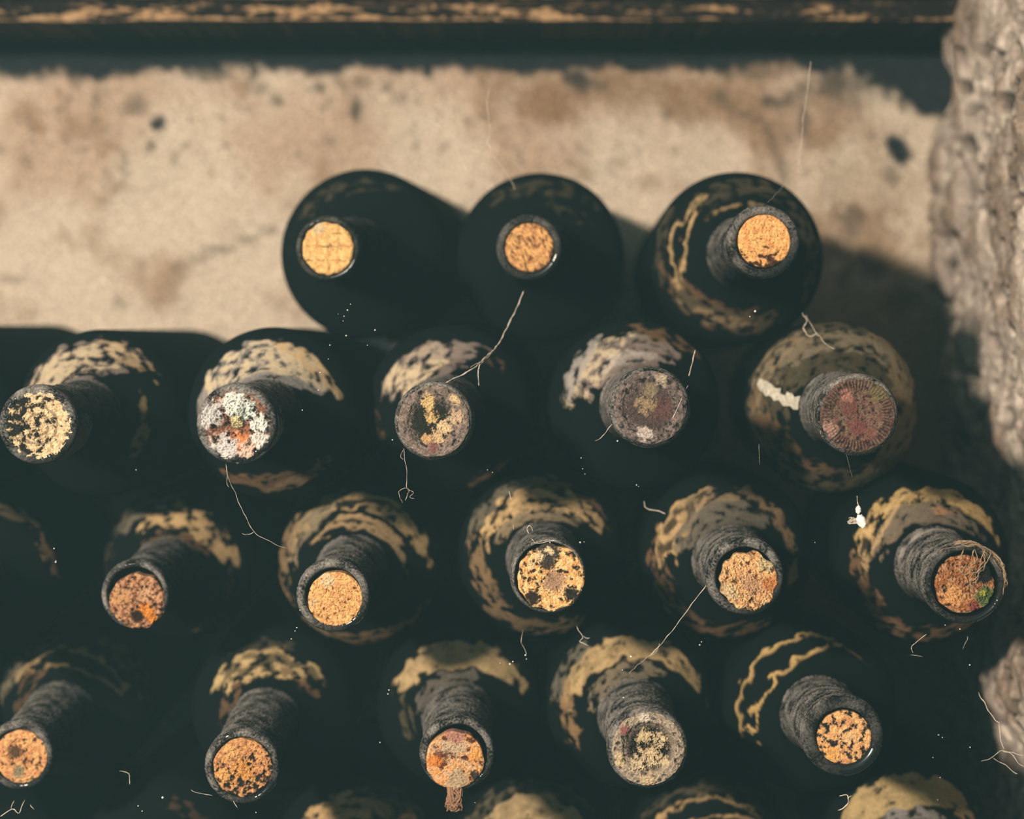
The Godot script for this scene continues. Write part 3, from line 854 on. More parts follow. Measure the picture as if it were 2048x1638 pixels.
	var rooty := bottle("bottle beside the stone pier with roots over its lip and green moss by the cork", Vector3(0.1657, -0.0966, 0.0365), Vector3(0.1762, -0.1021, -0.2633), 15.2, 37.5, 300,
		[[98, 84, 24.5, 32, Color(0.552, 0.378, 0.159), 0.95, 0.25, -0.15], [100, 78, 17, 26, Color(0.2, 0.155, 0.11), 0.95, 0, -0.25], [150, 34, 22, 30, TAN, 0.7, 0.9, -0.2], [75, 14, 21, 25, Color(0.42, 0.22, 0.1), 0.9, 0, -0.1], [210, 40, 25, 32, BROWN, 0.7, 0, 0.05], [268, 44, 27, 34, BROWN, 0.85, 0, -0.02], [118, 70, 14.2, 15.25, ASH, 0.95, 0, -0.1]],
		1, {kind = "splinters", base = Color(0.466, 0.272, 0.15), second = Color(0.34, 0.12, 0.04), dark = Color(0.05, 0.025, 0.015), scale = 0.45, dark_at = 0.24, depth = 0.9, bore = 12.6, lip_dust_glint = 0.35, out = -3.4, dx = 0.1, dy = -0.4, ragged = 0.05, fill = 0.9, says = "rotten brown cork end with green moss", spots = [[0.72, -0.42, 0.42, Color(0.09, 0.12, 0.045), 1, 0.5], [0.6, -0.3, 0.12, Color(0.42, 0.4, 0.05), 0.5, 0.6], [0.7, 0.35, 0.4, Color(0.014, 0.013, 0.012), -0.9, 0.5], [0.35, -0.75, 0.22, Color(0.2, 0.05, 0.04), 0.3, 0.6], [-0.4, -0.4, 0.4, Color(0.6, 0.3, 0.12), 0.1, 0.9]]}, 15)
	bottle("fourth-row bottle at the left edge with an orange cork and thin tan ring", Vector3(-0.2119, -0.1768, -0.0374), Vector3(-0.2124, -0.1694, -0.3373), 14, 36.5, 300,
		[[142, 48, 27, 34, Color(0.22, 0.18, 0.12), 0.9, 0.5, -0.15], [82, 70, 20, 28.5, Color(0.483, 0.33, 0.159), 0.9, 1, -0.2], [150, 40, 17, 24, BROWN, 0.8, 0.6, -0.05], [45, 26, 29, 36, BROWN, 0.75, 0, 0.02], [20, 24, 30, 36, BROWN, 0.6, 0, 0.05]],
		0.95, {kind = "cork", base = Color(0.742, 0.404, 0.173), second = Color(0.572, 0.261, 0.11), dark = Color(0.06, 0.03, 0.02), scale = 0.42, dark_at = 0.22, depth = 0.7, bore = 11.2, out = -0.4, dx = 0.9, dy = -0.3, says = "orange cork end", spots = [[-0.25, 0.2, 0.3, Color(0.1, 0.05, 0.025), -0.4, 0.7], [-0.1, -0.55, 0.24, Color(0.25, 0.2, 0.12), 0, 0.8]]}, 16)
	bottle("bottle in the fourth row with a dark crumbled cork, second from the left", Vector3(-0.1143, -0.1737, 0.0024), Vector3(-0.1157, -0.1661, -0.2975), 14.8, 37.5, 300,
		[[96, 66, 19, 30, Color(0.575, 0.413, 0.207), 0.95, 0.7, -0.05], [48, 26, 20, 25, BROWN, 0.8, 0, -0.1], [160, 30, 15.3, 22, BROWN, 0.6, 0, 0.05], [100, 40, 28, 33, OLIVE, 0.5, 0, 0.1]],
		0.9, {kind = "cork", base = Color(0.657, 0.338, 0.133), second = Color(0.445, 0.195, 0.0925), dark = Color(0.02, 0.016, 0.014), scale = 0.5, dark_at = 0.12, depth = 1, bore = 11.9, out = -0.6, dx = 0.2, dy = -0.4, lean = [0.3, -1, 0.4], ragged = 0.05, says = "dark crumbled cork end", spots = [[-0.6, -0.25, 0.28, Color(0.72, 0.38, 0.13), 0.4, 0.7], [0, -0.05, 0.36, Color(0.7, 0.34, 0.1), 0.4, 0.9], [-0.35, 0.55, 0.3, Color(0.66, 0.36, 0.14), 0.2, 0.9]]}, 17)
	var drip_holder := bottle("bottle in the fourth row with a crumb hanging from its rotten orange cork", Vector3(-0.0287, -0.1682, 0.0026), Vector3(-0.0349, -0.1693, -0.2974), 14.6, 37.5, 300,
		[[92, 78, 20.5, 31.5, Color(0.529, 0.378, 0.195), 1, 0.12, -0.6], [92, 74, 26.5, 31.7, Color(0.46, 0.33, 0.183), 0.6, 0, -0.1], [118, 60, 15.3, 20.5, Color(0.14, 0.12, 0.1), 0.95, 0, -0.2], [190, 25, 18, 26, OLIVE, 0.8, 0, 0]],
		1, {kind = "cork", base = Color(0.615, 0.371, 0.207), second = Color(0.721, 0.327, 0.116), dark = Color(0.09, 0.025, 0.012), scale = 0.3, dark_at = 0.22, depth = 0.7, bore = 11.6, out = 1.6, dx = -1, dy = -2.2, ragged = 0.03, says = "rotten orange cork end", spots = [[-0.4, 0.2, 0.28, Color(0.12, 0.03, 0.015), -0.4, 0.8], [-0.45, -0.1, 0.2, Color(0.1, 0.03, 0.015), -0.4, 0.8], [-0.1, 0.5, 0.5, Color(0.5, 0.36, 0.24), 0.1, 0.9], [0.1, -0.65, 0.4, Color(0.42, 0.3, 0.19), 0.2, 0.8], [0.7, 0.15, 0.3, Color(0.72, 0.33, 0.1), 0.2, 0.7], [-0.7, 0, 0.26, Color(0.66, 0.22, 0.05), 0.1, 0.7], [0.7, -0.55, 0.2, Color(0.04, 0.03, 0.02), -0.4, 0.6], [0, 0.95, 0.4, Color(0.42, 0.2, 0.15), 0.1, 0.5]]}, 18)
	bottle("bottle in the fourth row with beige crumbs in its black sunken end", Vector3(0.0457, -0.1617, 0.0258), Vector3(0.0435, -0.1676, -0.2742), 15, 37.5, 300,
		[[96, 86, 22, 31.5, Color(0.517, 0.366, 0.183), 1, 0.2, -0.35], [150, 34, 29, 36, Color(0.17, 0.15, 0.11), 0.85, 0, -0.05], [118, 62, 15.3, 22, Color(0.22, 0.175, 0.12), 0.95, 0, -0.1], [190, 30, 24, 32, Color(0.32, 0.2, 0.1), 0.8, 0, -0.02]],
		1, {kind = "folded", base = Color(0.3, 0.235, 0.19), second = Color(0.4, 0.32, 0.24), dark = Color(0.05, 0.04, 0.035), scale = 0.5, dark_at = 0.22, depth = 0.8, sunk = 0.7, cap = Color(0.17, 0.14, 0.125), side = Color(0.15, 0.125, 0.11), side2 = Color(0.34, 0.29, 0.25), says = "sunken black end with beige crumbs", spots = [[0.03, 0.03, 0.72, Color(0.016, 0.014, 0.013), -1.6, 0.2], [0.05, -0.2, 0.36, Color(0.6, 0.45, 0.28), 1, 1], [-0.25, -0.4, 0.26, Color(0.56, 0.43, 0.28), 1, 1], [0.3, 0.2, 0.26, Color(0.58, 0.44, 0.28), 1, 1.1], [-0.05, 0.3, 0.26, Color(0.52, 0.4, 0.24), 0.9, 1.1], [0.4, -0.35, 0.2, Color(0.52, 0.4, 0.26), 0.9, 1], [-0.1, 0.86, 0.16, Color(0.62, 0.54, 0.45), 0.4, 0.6], [-0.62, 0.5, 0.16, Color(0.26, 0.1, 0.09), 0.1, 0.8], [-0.75, -0.3, 0.2, Color(0.55, 0.42, 0.26), 0.3, 0.9], [0, -0.9, 0.3, Color(0.5, 0.38, 0.24), 0.3, 1]], bore = 11.5}, 19)
	bottle("rightmost bottle of the fourth row with orange blotches on a black cork", Vector3(0.1197, -0.1549, 0.0365), Vector3(0.1247, -0.1756, -0.2627), 15.2, 37.5, 300,
		[[138, 72, 21, 32.5, Color(0.56, 0.38, 0.155), 1, 1, -1], [60, 20, 28, 30, Color(0.4, 0.22, 0.09), 0.7, 0, -0.1]],
		1, {kind = "cork", base = Color(0.742, 0.426, 0.184), second = Color(0.594, 0.283, 0.121), dark = Color(0.018, 0.016, 0.015), scale = 0.4, dark_at = 0.06, depth = 0.45, bore = 10.6, lip_dust_glint = 0.3, out = -1.2, dx = 0.6, dy = -0.9, says = "black cork end with orange blotches", spots = [[0.1, 0.05, 0.3, Color(0.76, 0.46, 0.22), 0.2, 0.9], [-0.5, -0.55, 0.3, Color(0.74, 0.38, 0.12), 0.2, 0.8]]}, 20)
	bottle("bottle in the bottom row with no bright dust in view, left of the other four", Vector3(-0.1622, -0.2329, 0.0024), Vector3(-0.1663, -0.2428, -0.2974), 14.8, 37, 300,
		[[60, 30, 22, 30, BROWN, 0.3, 0, 0.15]],
		0.6, {base = Color(0.36, 0.13, 0.045), second = Color(0.22, 0.09, 0.04), dark = Color(0.018, 0.016, 0.015), says = "cork end"}, 21)
	bottle("bottle in the bottom row with a tan dust arc and brown flecks, second from left", Vector3(-0.0785, -0.2327, 0.0024), Vector3(-0.0779, -0.2417, -0.2975), 14.8, 37, 300,
		[[96, 52, 20, 30, Color(0.529, 0.354, 0.171), 0.95, 0.3, -0.12], [50, 40, 24, 33, BROWN, 0.7, 0, 0.03], [60, 30, 30, 36, OLIVE, 0.6, 0, 0.05]],
		0.8, {base = Color(0.62, 0.27, 0.075), second = Color(0.36, 0.13, 0.045), dark = Color(0.018, 0.016, 0.015), says = "cork end"}, 22)
	bottle("middle bottle of the bottom row, with a smooth tan dust crescent", Vector3(-0.0009, -0.2326, 0.0024), Vector3(0.0043, -0.2424, -0.2974), 14.8, 37, 300,
		[[92, 58, 20, 30, Color(0.506, 0.366, 0.195), 1, 0.25, -0.4], [110, 70, 28, 35, Color(0.14, 0.115, 0.075), 0.7, 0, 0.02]],
		0.8, {base = Color(0.62, 0.27, 0.075), second = Color(0.36, 0.13, 0.045), dark = Color(0.018, 0.016, 0.015), says = "cork end"}, 23)
	bottle("bottle in the bottom row with a thin open tan dust arc, fourth from the left", Vector3(0.0776, -0.2324, 0.0024), Vector3(0.0846, -0.2383, -0.2975), 14.8, 37, 300,
		[[100, 60, 20, 29, Color(0.529, 0.354, 0.171), 0.95, 1, -0.3], [90, 70, 27, 35, OLIVE, 0.7, 0, 0.05]],
		0.8, {base = Color(0.62, 0.27, 0.075), second = Color(0.36, 0.13, 0.045), dark = Color(0.018, 0.016, 0.015), says = "cork end"}, 24)
	bottle("dark bottle outside the left edge of the second row", Vector3(-0.3395, -0.0366, 0.0262), Vector3(-0.3383, -0.0337, -0.3358), 14.8, 37.5, 362,
		[],
		0.5, {base = Color(0.36, 0.13, 0.045), second = Color(0.22, 0.09, 0.04), dark = Color(0.018, 0.016, 0.015), says = "cork end"}, 25)
	bottle("dark bottle outside the left edge of the third row", Vector3(-0.3216, -0.1121, 0.0024), Vector3(-0.3386, -0.1093, -0.2971), 14.8, 37, 300,
		[],
		0.5, {base = Color(0.36, 0.13, 0.045), second = Color(0.22, 0.09, 0.04), dark = Color(0.018, 0.016, 0.015), says = "cork end"}, 26)
	bottle("outer dark bottle left of the picture in the fourth row", Vector3(-0.3662, -0.1701, 0.0024), Vector3(-0.3873, -0.1693, -0.2969), 14.8, 37, 300,
		[],
		0.5, {base = Color(0.36, 0.13, 0.045), second = Color(0.22, 0.09, 0.04), dark = Color(0.018, 0.016, 0.015), says = "cork end"}, 27)
	bottle("dark bottle cut by the left edge in the fourth row, beside the orange cork", Vector3(-0.2864, -0.176, 0.0024), Vector3(-0.2939, -0.173, -0.2975), 14.8, 37, 300,
		[],
		0.5, {base = Color(0.36, 0.13, 0.045), second = Color(0.22, 0.09, 0.04), dark = Color(0.018, 0.016, 0.015), says = "cork end"}, 28)
	bottle("dark bottle outside the left edge of the bottom row", Vector3(-0.331, -0.2332, 0.0024), Vector3(-0.3352, -0.243, -0.2974), 14.8, 37, 300,
		[],
		0.5, {base = Color(0.36, 0.13, 0.045), second = Color(0.22, 0.09, 0.04), dark = Color(0.018, 0.016, 0.015), says = "cork end"}, 29)
	bottle("dark bottle in the lower left corner, no dust showing on it", Vector3(-0.2471, -0.2331, 0.0024), Vector3(-0.2483, -0.2452, -0.2974), 14.8, 37, 300,
		[],
		0.5, {base = Color(0.36, 0.13, 0.045), second = Color(0.22, 0.09, 0.04), dark = Color(0.018, 0.016, 0.015), says = "cork end"}, 30)
	bottle("bottle in the lower right corner with a large tan dust crescent", Vector3(0.1607, -0.2204, 0.0262), Vector3(0.1734, -0.2339, -0.2732), 14.8, 37, 300,
		[[112, 82, 20, 33, Color(0.506, 0.366, 0.177), 1, 0.15, -0.4], [60, 46, 23, 31, Color(0.4, 0.25, 0.12), 0.9, 0, 0], [110, 60, 16, 21, GREY, 0.7, 0, -0.1]],
		0.9, {base = Color(0.62, 0.27, 0.075), second = Color(0.36, 0.13, 0.045), dark = Color(0.018, 0.016, 0.015), says = "cork end"}, 31)
	# a pale scrap of paper on the shoulder of the crimped bottle, left of its neck
	put("paper_scrap", scrap(), mats.paper, stripped).set_meta("label", "pale torn paper strip")
	# roots that hang over the lip beside the pier
	var st := SurfaceTool.new()
	st.begin(Mesh.PRIMITIVE_TRIANGLES)
	for k in 46:
		var a := deg_to_rad(rng.randf_range(5.0, 105.0))
		var r0 := 15.2 + rng.randf_range(-0.6, 0.8)
		var p := PackedVector3Array()
		for i in 16:
			var t := i / 15.0
			var aa := a + 0.5 * soft.get_noise_2d(t * 1.6, k * 3.0) + t * 0.25 * (1.0 if k % 2 else -1.0)
			var rr := r0 + 1.2 * soft.get_noise_2d(t * 2.4, k * 3.0 + 50.0)
			p.append(Vector3(cos(aa) * rr, sin(aa) * rr, 293.0 + 7.6 * t + 1.3 * soft.get_noise_2d(t * 3.0, k * 5.0)) * 0.001)
		st.append_from(tube(p, 0.00009, k, 4), 0, Transform3D())
	for k in 9:
		var x0 := rng.randf_range(-2.0, 9.0)
		var p := PackedVector3Array()
		for i in 18:
			var t := i / 17.0
			p.append(Vector3(x0 * (1.0 - 0.55 * t) + 2.2 * soft.get_noise_2d(t * 1.5, k * 7.0), lerpf(13.5, rng.randf_range(-2.0, 0.0) if k < 5 else 3.0, t) + 0.8 * soft.get_noise_2d(t * 2.0, k * 11.0), 300.4 - 2.6 * ss(0.3, 1.0, t)) * 0.001)
		st.append_from(tube(p, 0.0001, k + 60.0, 4), 0, Transform3D())
	put("root_fibres", st.commit(), mats.root, rooty).set_meta("label", "dry brown roots and silk hanging over the lip")
	# the crumb under the dripping cork
	var crumb := put("hanging_crumb", tangle(Vector3(0, 0, 0), 0.0040, 0.0072, 22, 0.00028, 4.0), mats.rot, drip_holder)
	crumb.position = Vector3(-0.0012, -0.0165, 0.2995)
	crumb.set_meta("label", "crumb of cork hanging from the lower edge")


func scrap() -> ArrayMesh:
	var pos := PackedVector3Array()
	var col := PackedColorArray()
	for j in 14:
		for i in 60:
			var t := i / 59.0
			var v := j / 13.0 - 0.5
			var r := lerpf(34.5, 17.0, t)
			var w := 2.7 + 0.9 * soft.get_noise_2d(t * 6.0, signf(v) * 3.0) - 1.6 * ss(0.15, 0.0, t)
			if t > 0.55 and t < 0.68 and v > 0.0:
				w *= 0.35
			var a := deg_to_rad(lerpf(161.0, 172.0, t)) - v * w * 2.0 / r
			var q := 330.0 - q_of(r, 37.5) + 1.6
			pos.append(Vector3(cos(a) * r, sin(a) * r, q + 0.3 * soft.get_noise_2d(t * 9.0, v * 3.0)) * 0.001)
			var c := Color(0.70, 0.64, 0.54) * (0.85 + 0.5 * rough.get_noise_2d(t * 14.0, v * 1.5))
			c.a = 1.0
			col.append(c)
	return sheet(60, 14, pos, col, false, false)


# ---------------------------------------------------------------- cobwebs
func strand(label: String, r: float, sag: float, jitter: float, lines: Array, category := "cobweb") -> void:
	var k := float(used.get("cobweb", 0))
	var o := thing("cobweb", label, category, "cobwebs between the bottles")
	var n := 0
	for line in lines:
		n += 1
		put("thread", tube(curve(line, sag, jitter, k * 3.7 + n), r * (0.62 if r > 0.0003 else 0.5) * (1.0 if n == 1 else 0.7), k + n), mats.silk, o)


func tangle(at: Vector3, wide: float, high: float, loops: int, r: float, s: float) -> ArrayMesh:   # a crumpled wisp of silk
	var st := SurfaceTool.new()
	st.begin(Mesh.PRIMITIVE_TRIANGLES)
	for k in loops:
		var p := PackedVector3Array()
		for i in 26:
			var t := i * 0.16 + k * 7.0
			p.append(at + Vector3(wide * soft.get_noise_2d(t, s), high * soft.get_noise_2d(t, s + 20.0), wide * 0.6 * soft.get_noise_2d(t, s + 40.0)))
		st.append_from(tube(p, r * (0.6 + 0.4 * (k % 3)), k + s, 4), 0, Transform3D())
	return st.commit()


func pod(rx: float, ry: float, s: float) -> ArrayMesh:   # a lumpy cocoon
	var pos := PackedVector3Array()
	for j in 25:
		var v := PI * j / 24.0
		for i in 24:
			var u := TAU * i / 24
			var d := Vector3(sin(v) * cos(u), cos(v), sin(v) * sin(u))
			var w := 1.0 + 0.3 * rough.get_noise_3d(d.x * 1.6, d.y * 1.6 + s, d.z * 1.6)
			w *= lerpf(1.0, 0.72, ss(-0.3, 1.0, d.y))
			pos.append(Vector3(d.x * rx, d.y * ry, d.z * rx) * w)
	return sheet(24, 25, pos, PackedColorArray(), true, true)


func build_webs() -> void:
	strand("long pale cobweb rope hanging under the middle top bottle", 0.00036, 0, 0.0003, [[Vector3(-0.0025, 0.0163, -0.055), Vector3(-0.0078, 0.0042, -0.045), Vector3(-0.0132, -0.0061, -0.03), Vector3(-0.0184, -0.0116, -0.015), Vector3(-0.0228, -0.0155, -0.004), Vector3(-0.028, -0.0182, 0.002), Vector3(-0.0342, -0.0211, 0.01)], [Vector3(-0.0184, -0.0116, -0.015), Vector3(-0.0196, -0.0136, -0.012), Vector3(-0.0205, -0.0156, -0.01), Vector3(-0.02, -0.0136, -0.014)], [Vector3(-0.0204, -0.0124, -0.014), Vector3(-0.0206, -0.018, -0.012), Vector3(-0.0204, -0.0224, -0.012)], [Vector3(-0.0152, -0.0081, -0.026), Vector3(-0.0171, -0.0111, -0.02), Vector3(-0.0238, -0.0149, -0.006)]])
	strand("fine cobweb thread hanging from the white mouldy bottle, bending right", 0.00017, 0.0003, 0.0002, [[Vector3(-0.1166, -0.0514, 0.03), Vector3(-0.1159, -0.0567, 0.028), Vector3(-0.1139, -0.0628, 0.024), Vector3(-0.1106, -0.0718, 0.02), Vector3(-0.1073, -0.0782, 0.018), Vector3(-0.1014, -0.0823, 0.016), Vector3(-0.0952, -0.0856, 0.01)], [Vector3(-0.1073, -0.0782, 0.018), Vector3(-0.1099, -0.0794, 0.018), Vector3(-0.112, -0.079, 0.018)], [Vector3(-0.1163, -0.0557, 0.028), Vector3(-0.1167, -0.058, 0.028), Vector3(-0.1159, -0.0606, 0.027)]])
	strand("long cobweb thread slanting down left from the flaky cork bottle in the third row", 0.0002, 0.0002, 0.00015, [[Vector3(0.0686, -0.0989, 0.02), Vector3(0.0633, -0.106, 0.018), Vector3(0.0587, -0.1133, 0.014), Vector3(0.0541, -0.1201, 0.01), Vector3(0.0495, -0.1265, 0.004), Vector3(0.047, -0.1296, 0)], [Vector3(0.0517, -0.1235, 0.008), Vector3(0.0488, -0.1278, 0.003), Vector3(0.0477, -0.129, 0)], [Vector3(0.0513, -0.1231, 0.007), Vector3(0.05, -0.1274, 0.003), Vector3(0.047, -0.1294, 0)], [Vector3(0.047, -0.1294, 0), Vector3(0.0433, -0.1344, -0.01), Vector3(0.0403, -0.1392, -0.02)]])
	strand("thin dark cobweb wisps in front of the wall above the middle top bottle", 0.00017, 0, 0.0004, [[Vector3(-0.0179, 0.1053, -0.1), Vector3(-0.0188, 0.0972, -0.1), Vector3(-0.0175, 0.087, -0.1), Vector3(-0.0185, 0.082, -0.1), Vector3(-0.0166, 0.0787, -0.1)], [Vector3(-0.0502, 0.0931, -0.1), Vector3(-0.0433, 0.0913, -0.1), Vector3(-0.0371, 0.087, -0.1), Vector3(-0.0323, 0.0839, -0.1), Vector3(-0.0273, 0.0796, -0.1), Vector3(-0.0218, 0.078, -0.1), Vector3(-0.0164, 0.0761, -0.1), Vector3(-0.0131, 0.0721, -0.1), Vector3(-0.0091, 0.0667, -0.1), Vector3(-0.0065, 0.0612, -0.1)], [Vector3(-0.0323, 0.0878, -0.1), Vector3(-0.0336, 0.0841, -0.1), Vector3(-0.0323, 0.0798, -0.1), Vector3(-0.0301, 0.0748, -0.1), Vector3(-0.0284, 0.0711, -0.1), Vector3(-0.0293, 0.0673, -0.1)], [Vector3(-0.0185, 0.082, -0.1), Vector3(-0.0223, 0.0782, -0.1), Vector3(-0.0262, 0.0787, -0.1)]])
	strand("cobweb thread with a frayed tuft in front of the wall above the right top bottle", 0.00016, 0, 0.0003, [[Vector3(0.1214, 0.1162, -0.09), Vector3(0.1198, 0.1037, -0.09), Vector3(0.1181, 0.0908, -0.09), Vector3(0.1175, 0.08, -0.09), Vector3(0.1162, 0.0724, -0.09), Vector3(0.1164, 0.0681, -0.09)], [Vector3(0.1175, 0.08, -0.09), Vector3(0.1156, 0.0761, -0.09), Vector3(0.1169, 0.0714, -0.09), Vector3(0.1182, 0.0681, -0.09), Vector3(0.1151, 0.0688, -0.09)], [Vector3(0.1164, 0.0681, -0.09), Vector3(0.1098, 0.0635, -0.075), Vector3(0.1023, 0.0565, -0.05), Vector3(0.0968, 0.0519, -0.03)]])
	strand("faint vertical thread in front of the stone pier's upper edge", 0.00012, 0, 0.0001, [[Vector3(0.1872, 0.1275, -0.12), Vector3(0.1879, 0.1178, -0.12), Vector3(0.1893, 0.1085, -0.12)], [Vector3(0.1893, 0.1085, -0.12), Vector3(0.1925, 0.099, -0.12), Vector3(0.1934, 0.0894, -0.12)]])
	strand("bright straight thread across the purple-grey capsule", 0.0002, 0, 0.0001, [[Vector3(0.0612, -0.0213, 0.02), Vector3(0.058, -0.0268, 0.028), Vector3(0.0549, -0.0328, 0.034), Vector3(0.0537, -0.0348, 0.03)]])
	strand("short beaded thread between two second-row bottles", 0.00028, 0, 0.0002, [[Vector3(0.0667, -0.0081, -0.02), Vector3(0.0659, -0.0117, -0.02), Vector3(0.0651, -0.0157, -0.02), Vector3(0.0643, -0.0186, -0.02)]])
	strand("thread ending in a small curl below the black and yellow neck end", 0.00015, 0, 0.0003, [[Vector3(-0.0492, -0.0455, 0.02), Vector3(-0.0481, -0.0524, 0.018), Vector3(-0.048, -0.0594, 0.016), Vector3(-0.0479, -0.0619, 0.016)], [Vector3(-0.0506, -0.0656, 0.016), Vector3(-0.051, -0.0633, 0.016), Vector3(-0.049, -0.0617, 0.016), Vector3(-0.0471, -0.0623, 0.016), Vector3(-0.0477, -0.0643, 0.016), Vector3(-0.0483, -0.0666, 0.016)], [Vector3(-0.0475, -0.0623, 0.016), Vector3(-0.0455, -0.0633, 0.016), Vector3(-0.0467, -0.065, 0.016), Vector3(-0.0447, -0.0654, 0.016)], [Vector3(-0.0506, -0.0656, 0.016), Vector3(-0.0494, -0.0674, 0.016)], [Vector3(-0.0492, -0.0465, 0.02), Vector3(-0.0501, -0.0488, 0.02), Vector3(-0.049, -0.0504, 0.02)]])
	strand("short white thread at the left side of the purple-grey capsule", 0.0002, 0, 0.0002, [[Vector3(0.0322, -0.0368, 0.01), Vector3(0.0299, -0.04, 0.008), Vector3(0.028, -0.0423, 0.006), Vector3(0.0257, -0.0437, 0.004)]])
	strand("drooping cobweb threads low in front of the stone pier", 0.0003, 0.0002, 0.0005, [[Vector3(0.1783, -0.1438, 0), Vector3(0.1803, -0.1478, 0), Vector3(0.1837, -0.1532, 0), Vector3(0.1865, -0.156, 0)], [Vector3(0.1789, -0.1712, 0), Vector3(0.1839, -0.1698, 0), Vector3(0.1878, -0.1668, 0), Vector3(0.1964, -0.1691, 0)], [Vector3(0.1839, -0.1698, 0), Vector3(0.1892, -0.1727, 0), Vector3(0.1938, -0.1763, 0)], [Vector3(0.1865, -0.156, 0), Vector3(0.1872, -0.1618, 0), Vector3(0.1888, -0.1664, 0)], [Vector3(0.1878, -0.1668, 0), Vector3(0.1912, -0.1687, 0), Vector3(0.1964, -0.1737, 0)]])
	strand("twisted wisp of silk between the right top bottle and the crimped capsule", 0.0003, 0, 0.0006, [[Vector3(0.1149, 0.0074, -0.06), Vector3(0.1162, 0.0042, -0.06), Vector3(0.1149, 0.0011, -0.06), Vector3(0.1162, -0.0017, -0.06)], [Vector3(0.1162, 0.0063, -0.06), Vector3(0.1189, 0.0021, -0.06), Vector3(0.1213, -0.0017, -0.06), Vector3(0.123, -0.0052, -0.05), Vector3(0.1254, -0.0082, -0.04)], [Vector3(0.1162, -0.0017, -0.06), Vector3(0.1183, -0.0025, -0.06), Vector3(0.1208, -0.0008, -0.06)]])
	strand("hooked wisp of silk in the dark left of the flaky cork bottle's shoulder", 0.0003, 0, 0.0003, [[Vector3(0.0477, -0.0714, -0.05), Vector3(0.0481, -0.0739, -0.05), Vector3(0.0502, -0.075, -0.05), Vector3(0.0536, -0.0756, -0.05), Vector3(0.0565, -0.0768, -0.05)]])
	strand("tiny spider threads under the mossy bottle's lip", 0.00017, 0, 0.0003, [[Vector3(0.154, -0.1179, 0.02), Vector3(0.1514, -0.1202, 0.02), Vector3(0.148, -0.1226, 0.02), Vector3(0.1488, -0.1251, 0.02)], [Vector3(0.1476, -0.1261, 0.02), Vector3(0.1525, -0.1267, 0.02)], [Vector3(0.1719, -0.12, 0.01), Vector3(0.1712, -0.1225, 0.01), Vector3(0.17, -0.1249, 0.01)]])
	strand("loose wisps of silk in the lower left corner", 0.00024, 0, 0.0006, [[Vector3(-0.2114, -0.1938, 0), Vector3(-0.2069, -0.191, 0), Vector3(-0.2038, -0.1926, 0), Vector3(-0.2017, -0.1874, 0)], [Vector3(-0.2053, -0.1874, 0), Vector3(-0.2069, -0.191, 0)], [Vector3(-0.1989, -0.189, 0), Vector3(-0.1978, -0.1914, 0)], [Vector3(-0.1633, -0.1759, 0), Vector3(-0.1601, -0.1769, 0), Vector3(-0.1598, -0.1813, 0)], [Vector3(-0.1319, -0.1789, 0.02), Vector3(-0.1286, -0.1808, 0.02), Vector3(-0.1237, -0.1816, 0.02)], [Vector3(-0.114, -0.1815, 0.03), Vector3(-0.1129, -0.1842, 0.03)]])
	strand("short kinked wisp of silk below the black cork with orange blotches", 0.0003, 0, 0.0005, [[Vector3(0.119, -0.1788, 0.03), Vector3(0.1223, -0.1792, 0.03), Vector3(0.1221, -0.1823, 0.03), Vector3(0.1186, -0.1846, 0.03)], [Vector3(0.1221, -0.1808, 0.03), Vector3(0.1238, -0.1788, 0.03)]])
	strand("short threads standing on the pitted cork's neck", 0.00022, 0, 0.0002, [[Vector3(-0.0005, -0.0791, 0.02), Vector3(-0.0011, -0.0768, 0.02), Vector3(0.0001, -0.0758, 0.02), Vector3(0.0012, -0.0779, 0.02)], [Vector3(0.0001, -0.0818, 0.025), Vector3(0.0049, -0.0821, 0.025), Vector3(0.0101, -0.081, 0.025), Vector3(0.014, -0.0838, 0.02)], [Vector3(0.0005, -0.0807, 0.02), Vector3(0.0024, -0.0828, 0.022)], [Vector3(-0.0084, -0.0652, -0.02), Vector3(-0.008, -0.0668, -0.02), Vector3(-0.0076, -0.0688, -0.02)], [Vector3(-0.0067, -0.0769, 0), Vector3(-0.0063, -0.0793, 0)]])
	strand("long thin thread drooping below the crimped capsule", 0.00011, 0, 0.0001, [[Vector3(0.1224, -0.0474, 0.02), Vector3(0.125, -0.0528, 0.01), Vector3(0.1275, -0.0584, 0)], [Vector3(0.0907, -0.0451, 0), Vector3(0.0909, -0.0534, 0)]])
	strand("wispy silk tufts in the dark below the pitted cork bottle", 0.00026, 0, 0.0009, [[Vector3(0.0188, -0.12, -0.02), Vector3(0.0214, -0.1233, -0.02), Vector3(0.0204, -0.1261, -0.02), Vector3(0.0234, -0.1282, -0.02)], [Vector3(0.022, -0.1237, -0.02), Vector3(0.0244, -0.1253, -0.02)], [Vector3(-0.0031, -0.1208, -0.01), Vector3(-0.0027, -0.1264, -0.01), Vector3(-0.0019, -0.1309, -0.01)]])
	# the white cocoon hanging left of the mossy bottle
	var cocoon := thing("cocoon", "small bright white cocoon hanging in the dark left of the mossy bottle", "cocoon")
	cocoon.position = Vector3(0.1312, -0.0752, 0)
	var body := put("body", pod(0.0019, 0.0032, 1.0), mats.white_silk, cocoon)
	body.rotation.z = 0.35
	var tip := put("tip", pod(0.0011, 0.0019, 5.0), mats.white_silk, cocoon)
	tip.position = Vector3(-0.0011, 0.0043, 0)
	put("thread", tube(curve([Vector3(-0.0011, 0.0055, 0), Vector3(-0.0015, 0.0075, 0), Vector3(-0.0016, 0.0096, 0)], 0.0, 0.0001, 3.0), 0.00012, 2.0), mats.silk, cocoon)
	put("wisps", tangle(Vector3(-0.0024, -0.0006, 0), 0.0038, 0.002, 3, 0.00011, 8.0), mats.silk, cocoon)
